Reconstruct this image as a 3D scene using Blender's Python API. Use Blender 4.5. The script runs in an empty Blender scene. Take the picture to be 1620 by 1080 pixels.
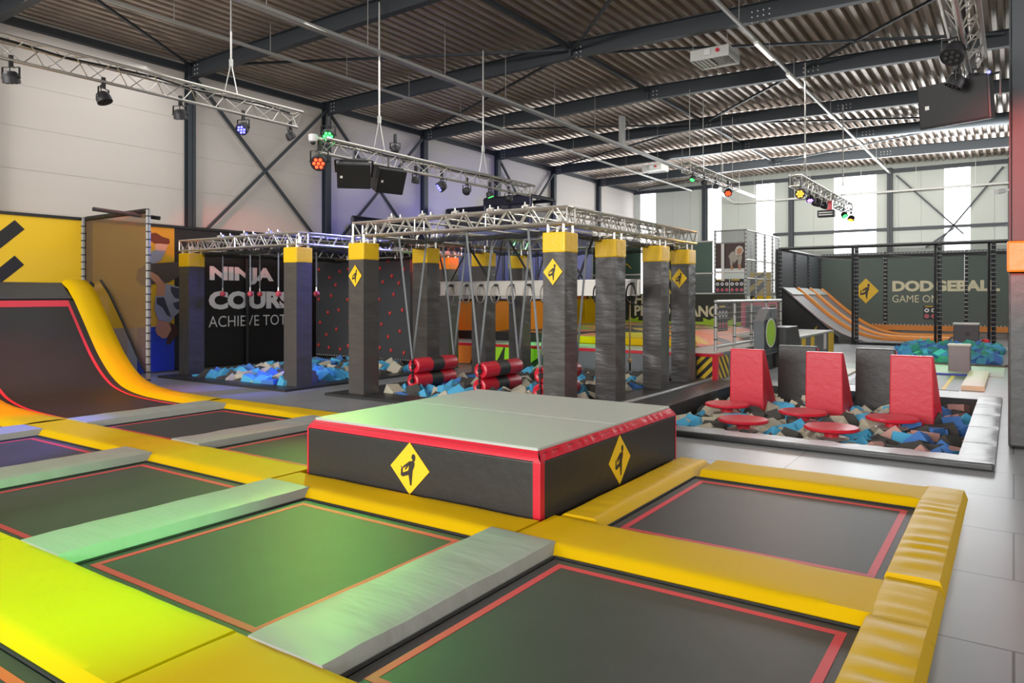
import bpy, bmesh, math, random
from mathutils import Vector, Matrix, Euler, noise
PI = math.pi
S = bpy.context.scene
COL = S.collection
random.seed(7)

# ------------------------------------------------------------------ camera
cam_d = bpy.data.cameras.new('camera')
cam = bpy.data.objects.new('camera', cam_d)
COL.objects.link(cam)
cam.location = (0, 0, 2.0)
cam.rotation_euler = (PI/2, 0, 0.6)
cam_d.sensor_width = 36.0
cam_d.lens = 1160/1620*36
cam_d.shift_y = -(540-468)/1620
cam_d.clip_end = 200
S.camera = cam

# ------------------------------------------------------------------ view, world, main lights
S.view_settings.view_transform = 'Standard'
S.view_settings.look = 'None'
S.view_settings.gamma = 1.0
S.view_settings.use_curve_mapping = False
S.view_settings.exposure = 0.2
W = bpy.data.worlds.new('world')
S.world = W
W.use_nodes = True
W.node_tree.nodes['Background'].inputs[0].default_value = (0.95, 0.97, 1.0, 1)
W.node_tree.nodes['Background'].inputs[1].default_value = 0.8

def light(name, kind, loc, energy, color=(1, 1, 1), target=None, size=None, size_y=None, spot=None, blend=.5, radius=.06):
    d = bpy.data.lights.new(name, kind)
    d.energy = energy
    d.color = color
    if kind == 'AREA':
        d.shape = 'RECTANGLE'
        d.size = size
        d.size_y = size_y
    elif kind == 'SPOT':
        d.spot_size = math.radians(spot)
        d.spot_blend = blend
        d.shadow_soft_size = radius
    o = bpy.data.objects.new(name, d)
    COL.objects.link(o)
    o.location = loc
    if target is not None:
        o.rotation_euler = (Vector(target)-Vector(loc)).to_track_quat('-Z', 'Y').to_euler()
    return o

# added area fills: assumed daylight from the unseen rear and right of the hall
light('daylight_fill_right', 'AREA', (16, 12, 5.5), 1100, (1, .98, .95), (-6, 9, 0), 12, 4)
light('daylight_fill_rear', 'AREA', (-7, -25, 6.5), 9500, (1, .97, .95), (-8, 12, 1.5), 26, 7)
light('daylight_end', 'AREA', (-7, 41.0, 6.4), 1500, (.96, .98, 1), (-6, 20, 0), 16, 3)
light('end_wall_fill', 'AREA', (-5, 31.5, 7.6), 900, (1, 1, .98), (-5, 41.5, 3.5), 16, 1.5)  # added fill that brightens the end wall, no real source there

light('left_fill', 'AREA', (-13, 11.5, 7.4), 260, (1, .98, .96), (-13.9, 11, 0), 5, 12)  # unseen fill added over the left floor, not a fitted roof light

# ------------------------------------------------------------------ materials
def lin(h):
    h = h.lstrip('#')
    out = []
    for i in (0, 2, 4):
        v = int(h[i:i+2], 16)/255
        out.append(v/12.92 if v <= .04045 else ((v+.055)/1.055)**2.4)
    return tuple(out)+(1,)

def mat(name, col, rough=.5, metal=0.0, bump=0.0, bscale=20.0, bstretch=(1, 1, 1), emit=0.0, ecol=None, var=0.0, vscale=4.0, spec=.5, coat=0.0):
    m = bpy.data.materials.new(name)
    m.use_nodes = True
    nt = m.node_tree
    b = nt.nodes['Principled BSDF']
    c = lin(col) if isinstance(col, str) else tuple(col)
    b.inputs['Base Color'].default_value = c
    b.inputs['Roughness'].default_value = rough
    b.inputs['Metallic'].default_value = metal
    b.inputs['Specular IOR Level'].default_value = spec
    b.inputs['Coat Weight'].default_value = coat
    if emit:
        b.inputs['Emission Color'].default_value = lin(ecol) if ecol else c
        b.inputs['Emission Strength'].default_value = emit
    tc = None
    if bump or var:
        tc = nt.nodes.new('ShaderNodeTexCoord')
    if bump:
        mp = nt.nodes.new('ShaderNodeMapping')
        mp.inputs['Scale'].default_value = bstretch
        nt.links.new(tc.outputs['Object'], mp.inputs[0])
        n = nt.nodes.new('ShaderNodeTexNoise')
        n.inputs['Scale'].default_value = bscale
        n.inputs['Detail'].default_value = 3
        nt.links.new(mp.outputs[0], n.inputs['Vector'])
        bp = nt.nodes.new('ShaderNodeBump')
        bp.inputs['Strength'].default_value = bump
        bp.inputs['Distance'].default_value = .02
        nt.links.new(n.outputs[0], bp.inputs['Height'])
        nt.links.new(bp.outputs[0], b.inputs['Normal'])
    if var:
        n2 = nt.nodes.new('ShaderNodeTexNoise')
        n2.inputs['Scale'].default_value = vscale
        n2.inputs['Detail'].default_value = 5
        nt.links.new(tc.outputs['Object'], n2.inputs['Vector'])
        mx = nt.nodes.new('ShaderNodeMix')
        mx.data_type = 'RGBA'
        mx.inputs['A'].default_value = tuple(x*(1-var) for x in c[:3])+(1,)
        mx.inputs['B'].default_value = tuple(min(1, x*(1+var)) for x in c[:3])+(1,)
        nt.links.new(n2.outputs[0], mx.inputs['Factor'])
        nt.links.new(mx.outputs['Result'], b.inputs['Base Color'])
    return m

def net_mat(name, col, opacity, cell=0.0):
    """fine netting: mostly see-through, a procedural square mesh of cords when cell > 0"""
    m = bpy.data.materials.new(name)
    m.use_nodes = True
    nt = m.node_tree
    out = nt.nodes['Material Output']
    b = nt.nodes['Principled BSDF']
    b.inputs['Base Color'].default_value = lin(col)
    b.inputs['Roughness'].default_value = .7
    t = nt.nodes.new('ShaderNodeBsdfTransparent')
    mx = nt.nodes.new('ShaderNodeMixShader')
    mx.inputs[0].default_value = opacity
    nt.links.new(t.outputs[0], mx.inputs[1])
    nt.links.new(b.outputs[0], mx.inputs[2])
    nt.links.new(mx.outputs[0], out.inputs[0])
    if cell:
        tc = nt.nodes.new('ShaderNodeTexCoord')
        mp = nt.nodes.new('ShaderNodeMapping')
        mp.inputs['Rotation'].default_value = (.785, .785, .785)
        nt.links.new(tc.outputs['Object'], mp.inputs[0])
        v = nt.nodes.new('ShaderNodeTexVoronoi')
        v.feature = 'DISTANCE_TO_EDGE'
        v.inputs['Scale'].default_value = 1/cell
        v.inputs['Randomness'].default_value = .15
        nt.links.new(mp.outputs[0], v.inputs['Vector'])
        lt = nt.nodes.new('ShaderNodeMath')
        lt.operation = 'LESS_THAN'
        lt.inputs[1].default_value = opacity*.3
        nt.links.new(v.outputs['Distance'], lt.inputs[0])
        nt.links.new(lt.outputs[0], mx.inputs[0])
    return m

M = {}
M['yellow'] = mat('yellow_vinyl', '#D0A900', .46, spec=.12, bump=.2, bscale=6)
M['yellowX'] = mat('yellow_vinyl_creased', '#D0A900', .5, spec=.08, bump=.3, bscale=2.6, bstretch=(2.4, .6, 1))
M['yellowY'] = mat('yellow_vinyl_ribbed', '#CEA700', .42, spec=.14, bump=.15, bscale=2.4, bstretch=(.5, 4.5, 1))
M['greypad'] = mat('grey_vinyl_pad', '#989C95', .45, spec=.35, bump=.7, bscale=2.2, bstretch=(.5, 2.2, 1))
M['bed'] = mat('woven_black_bed', '#353432', .5, spec=.35, bump=.05, bscale=150, var=.25, vscale=3)
M['rampbed'] = mat('shaded_ramp_bed', '#252220', .5, spec=.35, var=.2, vscale=2)  # same bed as the trampolines, shade on the slope put into the colour
M['webbing'] = mat('black_webbing', '#171716', .7, bump=.4, bscale=60)
M['tape'] = mat('red_tape', '#D0283C', .5)
M['tapeo'] = mat('green_lit_red_tape', '#D8562E', .5)  # red tape, orange cast of the green light put into the colour
M['black'] = mat('black_vinyl', '#302F2D', .38, bump=.2, bscale=8)
M['blackwr'] = mat('wrinkled_black_vinyl', '#4C4A48', .3, bump=.8, bscale=2.2, bstretch=(1, 1, 3.2))
M['red'] = mat('red_vinyl', '#CC2034', .36, bump=.15, bscale=10)
M['redwr'] = mat('creased_red_vinyl', '#CC1630', .32, bump=.3, bscale=6, bstretch=(1, 3, 1))
M['mattop'] = mat('pale_grey_mat', '#B4B9B0', .42, bump=.08, bscale=3)
M['cap'] = mat('yellow_cap_vinyl', '#EDC018', .36, bump=.35, bscale=10)
M['sign'] = mat('yellow_print', '#F3C81E', .5)
M['ink'] = mat('dark_print', '#2E2A22', .5)
M['alu'] = mat('aluminium', '#D2CFC8', .3, metal=.85)
M['alubeam'] = mat('brushed_aluminium', '#C9C6BE', .38, metal=.6, bump=.05)
M['galv'] = mat('galvanised_deck', '#B3A497', .34, metal=.55, var=.3, vscale=1.2, bump=.1, bscale=3)
M['galvpipe'] = mat('galvanised_pipe', '#B8B8B4', .4, metal=.55)
M['steel'] = mat('anthracite_steel', '#353B40', .5)
M['panel'] = mat('cream_wall_panel', '#CFC8C0', .55)
M['panelend'] = mat('pale_green_grey_panel', '#C3C8BF', .55)
M['window'] = mat('translucent_daylight', '#FFFFFF', .5, emit=3.2, ecol='#F6FAFF')
M['blackmetal'] = mat('black_metal', '#1B1B1C', .42)
M['plastic'] = mat('black_plastic', '#26262A', .5)
M['strap'] = mat('grey_webbing_strap', '#777C7E', .7)
M['strapb'] = mat('black_strap', '#1E1E1E', .7)
M['rope'] = mat('hemp_rope', '#B59A6C', .8)
M['wall_dark'] = mat('black_banner', '#1D1C1C', .5)
M['holdwall'] = mat('dark_textured_board', '#3D3E40', .75, bump=.4, bscale=40)
M['white'] = mat('white_print', '#E8E6E6', .5)
M['whitemetal'] = mat('white_metal', '#D8D8D2', .4)
M['hold'] = mat('red_resin', '#C03A34', .5)
M['ball'] = mat('red_rubber', '#B8404A', .45)
M['fblue'] = mat('light_blue_foam', '#4FA9D2', .85, bump=.2, bscale=60)
M['fdark'] = mat('charcoal_foam', '#484642', .9, bump=.2, bscale=60)
M['fbeige'] = mat('beige_foam', '#B9B29E', .85, bump=.2, bscale=60)
M['fnavy'] = mat('mid_blue_foam', '#4578BC', .85, bump=.2, bscale=60)
M['fpink'] = mat('pink_lit_foam', '#C3948A', .85, bump=.2, bscale=60)  # pink cast of the red lamp put into the foam colour
M['fgreen'] = mat('teal_foam', '#3FA38C', .85, bump=.2, bscale=60)
M['rim'] = mat('black_pit_edging', '#2E2F2F', .4, bump=.3, bscale=6)
M['rimgrey'] = mat('worn_grey_pit_edging', '#77797A', .33, bump=.5, bscale=5)
M['skin'] = mat('printed_skin', '#B98468', .6)
M['shirt'] = mat('printed_grey_shirt', '#8E90A0', .6)
M['shirtd'] = mat('printed_dark_shirt_folds', '#3A3B48', .6)
M['jeans'] = mat('printed_dark_trousers', '#4A4038', .6)
M['hair'] = mat('printed_brown_hair', '#47281C', .6)
M['sock'] = mat('printed_brown_socks', '#6B3418', .6)
M['shoe'] = mat('printed_shoes', '#C9A98E', .6)
M['mural_y'] = mat('printed_yellow', '#C99E1C', .5)
M['mural_b'] = mat('printed_blue', '#2440A8', .5)
M['mural_g'] = mat('printed_pale_grey', '#8F827C', .5)
M['orangepad'] = mat('orange_vinyl', '#DE8A1E', .36, bump=.4, bscale=8)
M['lime'] = mat('lime_print', '#A8D02A', .5)
M['dkgreen'] = mat('dark_green_print', '#1E4A2A', .5)
M['orange'] = mat('orange_print', '#E07A22', .5)
M['olive'] = mat('dark_olive_board', '#2B2F1E', .55)
M['cream'] = mat('cream_lettering', '#E4DDB8', .5)
M['greypanel'] = mat('slate_grey_vinyl', '#6B7073', .45, bump=.2, bscale=4, var=.15)
M['pink'] = mat('pink_red_panel', '#C5707C', .5)
M['paper'] = mat('poster_black', '#1F1F20', .5)
M['heater'] = mat('heater_casing', '#C6C6C0', .5)
M['glassg'] = mat('dark_green_panel', '#3E5A4C', .35)
M['tealwall'] = mat('dark_green_grey_fabric', '#56645C', .6)
M['camwhite'] = mat('white_camera_shell', '#DADADA', .4)
M['cable'] = mat('black_cable', '#161616', .5)
M['nety'] = net_mat('brown_side_net', '#6A5236', .5)
M['net'] = net_mat('black_safety_net', '#161616', .45)
M['netd'] = net_mat('dense_black_net', '#141414', .72)
M['netl'] = net_mat('light_grey_net', '#8B8E90', .4)
M['netroof'] = net_mat('black_roof_net', '#17170F', .6)
M['ringmetal'] = mat('worn_ring_metal', '#8A857C', .35, metal=.7)
M['poledark'] = mat('dull_galvanised_pole', '#8E8E8B', .4, metal=.5)
M['lensoff'] = mat('unlit_lens', '#3A3A3A', .2)

def seam_floor():
    m = mat('grey_vinyl_floor', '#8C8E90', .33, bump=.12, bscale=2.5, spec=.5)
    nt = m.node_tree
    b = nt.nodes['Principled BSDF']
    tc = nt.nodes.new('ShaderNodeTexCoord')
    br = nt.nodes.new('ShaderNodeTexBrick')
    br.offset = .5
    br.inputs['Color1'].default_value = lin('#8D9093')
    br.inputs['Color2'].default_value = lin('#949698')
    br.inputs['Mortar'].default_value = lin('#4E5052')
    br.inputs['Scale'].default_value = 1
    br.inputs['Mortar Size'].default_value = .008
    br.inputs['Brick Width'].default_value = 2.2
    br.inputs['Row Height'].default_value = 1.25
    nt.links.new(tc.outputs['Object'], br.inputs['Vector'])
    n = nt.nodes.new('ShaderNodeTexNoise')
    n.inputs['Scale'].default_value = 1.3
    n.inputs['Detail'].default_value = 5
    nt.links.new(tc.outputs['Object'], n.inputs['Vector'])
    mx = nt.nodes.new('ShaderNodeMix')
    mx.data_type = 'RGBA'
    mx.blend_type = 'MULTIPLY'
    mx.inputs['Factor'].default_value = .22
    nt.links.new(br.outputs[0], mx.inputs['A'])
    nt.links.new(n.outputs[0], mx.inputs['B'])
    nt.links.new(mx.outputs['Result'], b.inputs['Base Color'])
    return m
M['floor'] = seam_floor()

def stripe_mat(name, c1, c2, period, normal, duty=.5):
    """diagonal hazard stripes printed on a sheet"""
    m = mat(name, c1, .5)
    nt = m.node_tree
    b = nt.nodes['Principled BSDF']
    tc = nt.nodes.new('ShaderNodeTexCoord')
    dt = nt.nodes.new('ShaderNodeVectorMath')
    dt.operation = 'DOT_PRODUCT'
    dt.inputs[1].default_value = normal
    nt.links.new(tc.outputs['Object'], dt.inputs[0])
    d = nt.nodes.new('ShaderNodeMath')
    d.operation = 'DIVIDE'
    d.inputs[1].default_value = period
    nt.links.new(dt.outputs['Value'], d.inputs[0])
    f = nt.nodes.new('ShaderNodeMath')
    f.operation = 'FRACT'
    nt.links.new(d.outputs[0], f.inputs[0])
    g = nt.nodes.new('ShaderNodeMath')
    g.operation = 'GREATER_THAN'
    g.inputs[1].default_value = duty
    nt.links.new(f.outputs[0], g.inputs[0])
    mx = nt.nodes.new('ShaderNodeMix')
    mx.data_type = 'RGBA'
    mx.inputs['A'].default_value = lin(c1)
    mx.inputs['B'].default_value = lin(c2)
    nt.links.new(g.outputs[0], mx.inputs['Factor'])
    nt.links.new(mx.outputs['Result'], b.inputs['Base Color'])
    return m
r2 = .7071
M['hazXZ'] = stripe_mat('hazard_stripes_front', '#D8B428', '#26261E', .17, (r2, 0, -r2))
M['hazYZ'] = stripe_mat('hazard_stripes_side', '#D8B428', '#26261E', .2, (0, r2, r2))
M['hazbig'] = stripe_mat('broad_hazard_stripes', '#C9A41E', '#2A2A22', .9, (r2, 0, -r2))
M['hazmid'] = stripe_mat('slanted_hazard_stripes', '#D8C23A', '#26261E', .42, (.85, 0, .5))

def airbag_mat():
    m = mat('printed_airbag', '#D89060', .5)
    nt = m.node_tree
    b = nt.nodes['Principled BSDF']
    tc = nt.nodes.new('ShaderNodeTexCoord')
    v = nt.nodes.new('ShaderNodeTexVoronoi')
    v.inputs['Scale'].default_value = 1.2
    nt.links.new(tc.outputs['Object'], v.inputs['Vector'])
    sp = nt.nodes.new('ShaderNodeSeparateColor')
    nt.links.new(v.outputs['Color'], sp.inputs[0])
    cr = nt.nodes.new('ShaderNodeValToRGB')
    cr.color_ramp.interpolation = 'CONSTANT'
    e = cr.color_ramp.elements
    e[0].position, e[0].color = 0, lin('#E0906A')
    e[1].position, e[1].color = .22, lin('#4A4642')
    for p, c in ((.4, '#E07C3A'), (.55, '#D8B83C'), (.7, '#D8736A'), (.82, '#8FB83C'), (.92, '#5A5A58')):
        q = e.new(p)
        q.color = lin(c)
    nt.links.new(sp.outputs[0], cr.inputs[0])
    nt.links.new(cr.outputs[0], b.inputs['Base Color'])
    return m
M['airbag'] = airbag_mat()

# ------------------------------------------------------------------ mesh helpers
def origin_of(o):
    v = Vector((0, 0, 0))
    while o is not None:
        v += o.location
        o = o.parent
    return v

class MB:
    def __init__(s):
        s.v = []
        s.f = []
    def add(s, vs, fs):
        n = len(s.v)
        s.v += [Vector(p) for p in vs]
        s.f += [tuple(i+n for i in f) for f in fs]
        return s
    def box(s, x0, x1, y0, y1, z0, z1):
        return s.add([(x0, y0, z0), (x1, y0, z0), (x1, y1, z0), (x0, y1, z0), (x0, y0, z1), (x1, y0, z1), (x1, y1, z1), (x0, y1, z1)],
                     [(3, 2, 1, 0), (4, 5, 6, 7), (0, 1, 5, 4), (1, 2, 6, 5), (2, 3, 7, 6), (3, 0, 4, 7)])
    def obox(s, c, half, rot):
        R = Euler(rot).to_matrix()
        c = Vector(c)
        a, b, d = half
        vs = [c+R @ Vector((x, y, z)) for z in (-d, d) for x, y in ((-a, -b), (a, -b), (a, b), (-a, b))]
        return s.add(vs, [(3, 2, 1, 0), (4, 5, 6, 7), (0, 1, 5, 4), (1, 2, 6, 5), (2, 3, 7, 6), (3, 0, 4, 7)])
    def bar(s, p0, p1, w, h, up=(0, 0, 1)):
        p0, p1 = Vector(p0), Vector(p1)
        d = (p1-p0).normalized()
        u = Vector(up)
        if abs(d.dot(u)) > .98:
            u = Vector((1, 0, 0))
        a = d.cross(u).normalized()*w/2
        b = a.cross(d).normalized()*h/2
        vs = [q+x for q in (p0, p1) for x in (-a-b, a-b, a+b, -a+b)]
        return s.add(vs, [(0, 1, 2, 3), (7, 6, 5, 4), (0, 4, 5, 1), (1, 5, 6, 2), (2, 6, 7, 3), (3, 7, 4, 0)])
    def cyl(s, p0, p1, r, n=8, r1=None):
        p0, p1 = Vector(p0), Vector(p1)
        r1 = r if r1 is None else r1
        d = (p1-p0).normalized()
        u = Vector((0, 0, 1)) if abs(d.z) < .95 else Vector((1, 0, 0))
        a = d.cross(u).normalized()
        b = d.cross(a)
        vs = []
        for q, rr in ((p0, r), (p1, r1)):
            vs += [q+(a*math.cos(2*PI*i/n)+b*math.sin(2*PI*i/n))*rr for i in range(n)]
        fs = [(i, (i+1) % n, n+(i+1) % n, n+i) for i in range(n)]
        fs += [tuple(range(n-1, -1, -1)), tuple(range(n, 2*n))]
        return s.add(vs, fs)
    def tube(s, pts, r, n=8, closed=False):
        pts = [Vector(p) for p in pts]
        N = len(pts)
        vs, fs = [], []
        prev = None
        for i, p in enumerate(pts):
            a = pts[(i-1) % N] if (closed or i > 0) else p
            b = pts[(i+1) % N] if (closed or i < N-1) else p
            d = (b-a).normalized()
            if prev is None:
                u = Vector((0, 0, 1)) if abs(d.z) < .9 else Vector((1, 0, 0))
                x = d.cross(u).normalized()
            else:
                x = (prev-d*prev.dot(d)).normalized()
            prev = x
            y = d.cross(x)
            vs += [p+(x*math.cos(2*PI*k/n)+y*math.sin(2*PI*k/n))*r for k in range(n)]
        for i in range(N if closed else N-1):
            j = (i+1) % N
            fs += [(i*n+k, i*n+(k+1) % n, j*n+(k+1) % n, j*n+k) for k in range(n)]
        if not closed:
            fs += [tuple(range(n-1, -1, -1)), tuple((N-1)*n+k for k in range(n))]
        return s.add(vs, fs)
    def lathe(s, c, prof, n=24, axis=(0, 0, 1)):
        c = Vector(c)
        q = Vector((0, 0, 1)).rotation_difference(Vector(axis))
        vs, fs = [], []
        for r, z in prof:
            vs += [c+q @ Vector((r*math.cos(2*PI*i/n), r*math.sin(2*PI*i/n), z)) for i in range(n)]
        for k in range(len(prof)-1):
            fs += [(k*n+i, k*n+(i+1) % n, (k+1)*n+(i+1) % n, (k+1)*n+i) for i in range(n)]
        fs += [tuple(range(n-1, -1, -1)), tuple((len(prof)-1)*n+i for i in range(n))]
        return s.add(vs, fs)
    def ball(s, c, r, n=10, m=7, sc=(1, 1, 1)):
        prof = [(max(1e-4, r*math.sin(PI*k/m)), -r*math.cos(PI*k/m)) for k in range(m+1)]
        k = len(s.v)
        s.lathe((0, 0, 0), prof, n)
        for i in range(k, len(s.v)):
            s.v[i] = Vector((s.v[i].x*sc[0]+c[0], s.v[i].y*sc[1]+c[1], s.v[i].z*sc[2]+c[2]))
        return s
    def poly(s, o, u, v, n, pts, t):
        """2-D outline pts in the frame (o; u, v), thickness t along n"""
        o, u, v, n = Vector(o), Vector(u), Vector(v), Vector(n)
        N = len(pts)
        ar = sum(pts[i][0]*pts[(i+1) % N][1]-pts[(i+1) % N][0]*pts[i][1] for i in range(N))
        if (ar > 0) != (u.cross(v).dot(n) > 0):
            pts = pts[::-1]
        vs = [o+u*a+v*b for a, b in pts]+[o+u*a+v*b+n*t for a, b in pts]
        fs = [tuple(range(N-1, -1, -1)), tuple(range(N, 2*N))]+[(i, (i+1) % N, N+(i+1) % N, N+i) for i in range(N)]
        return s.add(vs, fs)
    def sheet(s, f, nu, nv):
        vs = [f(i/nu, j/nv) for j in range(nv+1) for i in range(nu+1)]
        fs = [(j*(nu+1)+i, j*(nu+1)+i+1, (j+1)*(nu+1)+i+1, (j+1)*(nu+1)+i) for j in range(nv) for i in range(nu)]
        return s.add(vs, fs)
    def build(s, name, m, parent=None, bevel=0.0, smooth=False, origin=None, seg=2):
        me = bpy.data.meshes.new(name)
        off = origin_of(parent) if parent is not None else (Vector(origin) if origin is not None else s.base())
        me.from_pydata([p-off for p in s.v], [], s.f)
        if bevel:
            bm = bmesh.new()
            bm.from_mesh(me)
            bmesh.ops.remove_doubles(bm, verts=bm.verts, dist=1e-5)
            es = [e for e in bm.edges if len(e.link_faces) == 2 and e.calc_face_angle(0) > .5]
            bmesh.ops.bevel(bm, geom=es, offset=bevel, segments=seg, affect='EDGES', profile=.6)
            bm.to_mesh(me)
            bm.free()
        me.materials.append(M[m] if isinstance(m, str) else m)
        if smooth:
            for p in me.polygons:
                p.use_smooth = True
            if smooth != 'all':
                try:
                    me.set_sharp_from_angle(angle=.7)
                except Exception:
                    pass
        o = bpy.data.objects.new(name, me)
        COL.objects.link(o)
        if parent is not None:
            o.parent = parent
        else:
            o.location = off
        return o
    def base(s):
        xs = [p.x for p in s.v]; ys = [p.y for p in s.v]; zs = [p.z for p in s.v]
        return Vector(((min(xs)+max(xs))/2, (min(ys)+max(ys))/2, min(zs)))

def tag(o, label, cat, group=None, kind=None):
    o['label'] = label
    o['category'] = cat
    if group:
        o['group'] = group
    if kind:
        o['kind'] = kind
    return o

def thing(name, label, cat, loc, group=None):
    o = bpy.data.objects.new(name, None)
    o.empty_display_size = .1
    COL.objects.link(o)
    o.location = loc
    return tag(o, label, cat, group)

def struct(o):
    o['kind'] = 'structure'
    return o

XP = (Vector((0, 1, 0)), Vector((0, 0, 1)), Vector((1, 0, 0)))    # a face looking towards +X (reads along +Y)
YM = (Vector((1, 0, 0)), Vector((0, 0, 1)), Vector((0, -1, 0)))   # a face looking towards -Y (reads along +X)

def text(name, body, face, o, w, h, m, parent, bold=0.0, t=.006):
    """lettering fitted into a w x h rectangle whose lower left corner is o"""
    cu = bpy.data.curves.new(name, 'FONT')
    cu.body = body
    cu.size = 1
    cu.offset = bold
    cu.resolution_u = 3
    tmp = bpy.data.objects.new(name, cu)
    COL.objects.link(tmp)
    me0 = bpy.data.meshes.new_from_object(tmp.evaluated_get(bpy.context.evaluated_depsgraph_get()))
    bpy.data.objects.remove(tmp)
    vs = [v.co.copy() for v in me0.vertices]
    fs = [tuple(p.vertices) for p in me0.polygons]
    x0 = min(v.x for v in vs); x1 = max(v.x for v in vs)
    y0 = min(v.y for v in vs); y1 = max(v.y for v in vs)
    u, v_, n = face
    O = Vector(o)
    mb = MB()
    mb.add([O+u*((p.x-x0)/(x1-x0)*w)+v_*((p.y-y0)/(y1-y0)*h)+n*t for p in vs], fs)
    return mb.build(name, m, parent)

FIG = [[(.10, .42), (.13, .55), (.22, .6), (.3, .54), (.31, .42), (.27, .3), (.16, .3), (.15, .38)],
       [(-.02, .28), (.14, .32), (.27, .27), (.26, .12), (.17, -.07), (-.07, -.11), (-.02, .1)],
       [(-.02, .28), (.02, .2), (-.3, -.02), (-.34, .05)],
       [(-.47, .07), (-.34, .0), (-.36, -.22), (-.46, -.3), (-.44, -.1), (-.42, .0)],
       [(-.46, -.3), (-.36, -.2), (-.05, -.08), (.0, -.24), (-.36, -.36)],
       [(-.07, -.11), (.17, -.07), (.14, -.35), (.11, -.64), (.04, -.66), (-.02, -.35)],
       [(.05, .2), (-.2, -.08), (-.24, -.04), (-.02, .22)]]
def emblem(face, c, r, parent, name='emblem', ry=None):
    """yellow diamond sign with a dark figure stretching one leg behind"""
    u, v, n = face
    ry = ry or r
    e = MB().poly(Vector(c), u*r, v*ry, n, [(1, 0), (0, 1), (-1, 0), (0, -1)], .006).build(name, 'sign', parent)
    f = MB()
    for k, p in enumerate(FIG):
        f.poly(Vector(c)+n*(.006+.0004*k), u*r*.98, v*ry*.98, n, p, .002)
    f.build('figure', 'ink', e)
    return e

def wr(p, amp, sc, seed=0):
    return amp*(noise.noise(Vector((p[0]*sc[0]+seed, p[1]*sc[1]-seed, seed*.37)))+.5*noise.noise(Vector((p[0]*sc[0]*2.3-seed, p[1]*sc[1]*2.3, seed))))

def pad(name, x0, x1, y0, y1, m, label=None, parent=None, h=.085, slope=.05, ends='y', wamp=.006, wsc=(3, 3), z0=.0, ribs=0.0, group=None, cat='pad', origin=None):
    """soft vinyl pad: sloping sides, slightly puffed and wrinkled top"""
    nx = max(6, min(60, int((x1-x0)/.06)))
    ny = max(6, min(160 if ribs else 60, int((y1-y0)/(.015 if ribs else .06))))
    sd = random.random()*50
    sx = slope if ends in ('x', 'all') else .004
    sy = slope if ends in ('y', 'all') else .004
    mb = MB()
    def top(a, b):
        x = x0+sx+(x1-x0-2*sx)*a
        y = y0+sy+(y1-y0-2*sy)*b
        puff = .012*(1-abs(2*a-1)**4)*(1-abs(2*b-1)**4)
        return Vector((x, y, z0+h+puff+wr((x, y), wamp, wsc, sd)+(ribs*(1-abs(2*a-1)**3)*(math.sin(y*27+sd+1.3*math.sin(y*5)+.8*math.sin(x*5+y*2))+.6*noise.noise(Vector((x*1.5, y*9, sd)))) if ribs else 0)))
    vs = [top(i/nx, j/ny) for j in range(ny+1) for i in range(nx+1)]
    fs = [(j*(nx+1)+i, j*(nx+1)+i+1, (j+1)*(nx+1)+i+1, (j+1)*(nx+1)+i) for j in range(ny) for i in range(nx)]
    # rim loop
    loop = [i for i in range(nx+1)]+[j*(nx+1)+nx for j in range(1, ny+1)]+[ny*(nx+1)+i for i in range(nx-1, -1, -1)]+[j*(nx+1) for j in range(ny-1, 0, -1)]
    L = len(loop)
    base1 = len(vs)
    cx, cy = (x0+x1)/2, (y0+y1)/2
    for lev in (0, 1):
        for k in loop:
            p = vs[k]
            tx = (p.x-cx)/((x1-x0)/2-sx)
            ty = (p.y-cy)/((y1-y0)/2-sy)
            k_ = 1 if lev else .25
            q = Vector((cx+tx*((x1-x0)/2-sx+sx*k_), cy+ty*((y1-y0)/2-sy+sy*k_), z0-.0 if lev else p.z-.018))
            vs.append(q)
    for i in range(L):
        j = (i+1) % L
        a, b = loop[i], loop[j]
        fs.append((b, a, base1+i, base1+j))
        fs.append((base1+j, base1+i, base1+L+i, base1+L+j))
    mb.add(vs, fs)
    o = mb.build(name, m, parent, smooth=True)
    if label:
        tag(o, label, cat, group)
    return o

# ================================================================== THE HALL
XL, XR, YB, YE = -19.4, 19.4, -8.0, 41.8
ROWS = [-8.0, -3.0, 2.05, 7.03, 12.0, 17.0, 22.0, 27.0, 31.9, 36.8]
PITS = {'stools': (-5.1, -.55, 10.5, 16.8), 'rollers': (-10.56, -6.54, 10.75, 16.4), 'balls': (-16.6, -12.95, 10.35, 14.9), 'far': (-3.3, -.35, 24.9, 31.5)}

def floor_mesh():
    xs = sorted({XL, XR}|{p[0] for p in PITS.values()}|{p[1] for p in PITS.values()})
    ys = sorted({YB, YE}|{p[2] for p in PITS.values()}|{p[3] for p in PITS.values()})
    mb = MB()
    for i in range(len(xs)-1):
        for j in range(len(ys)-1):
            cx, cy = (xs[i]+xs[i+1])/2, (ys[j]+ys[j+1])/2
            if any(a < cx < b and c < cy < d for a, b, c, d in PITS.values()):
                continue
            mb.add([(xs[i], ys[j], 0), (xs[i+1], ys[j], 0), (xs[i+1], ys[j+1], 0), (xs[i], ys[j+1], 0)], [(0, 1, 2, 3)])
    return mb
struct(floor_mesh().build('floor', 'floor', origin=(0, 0, 0)))

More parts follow.
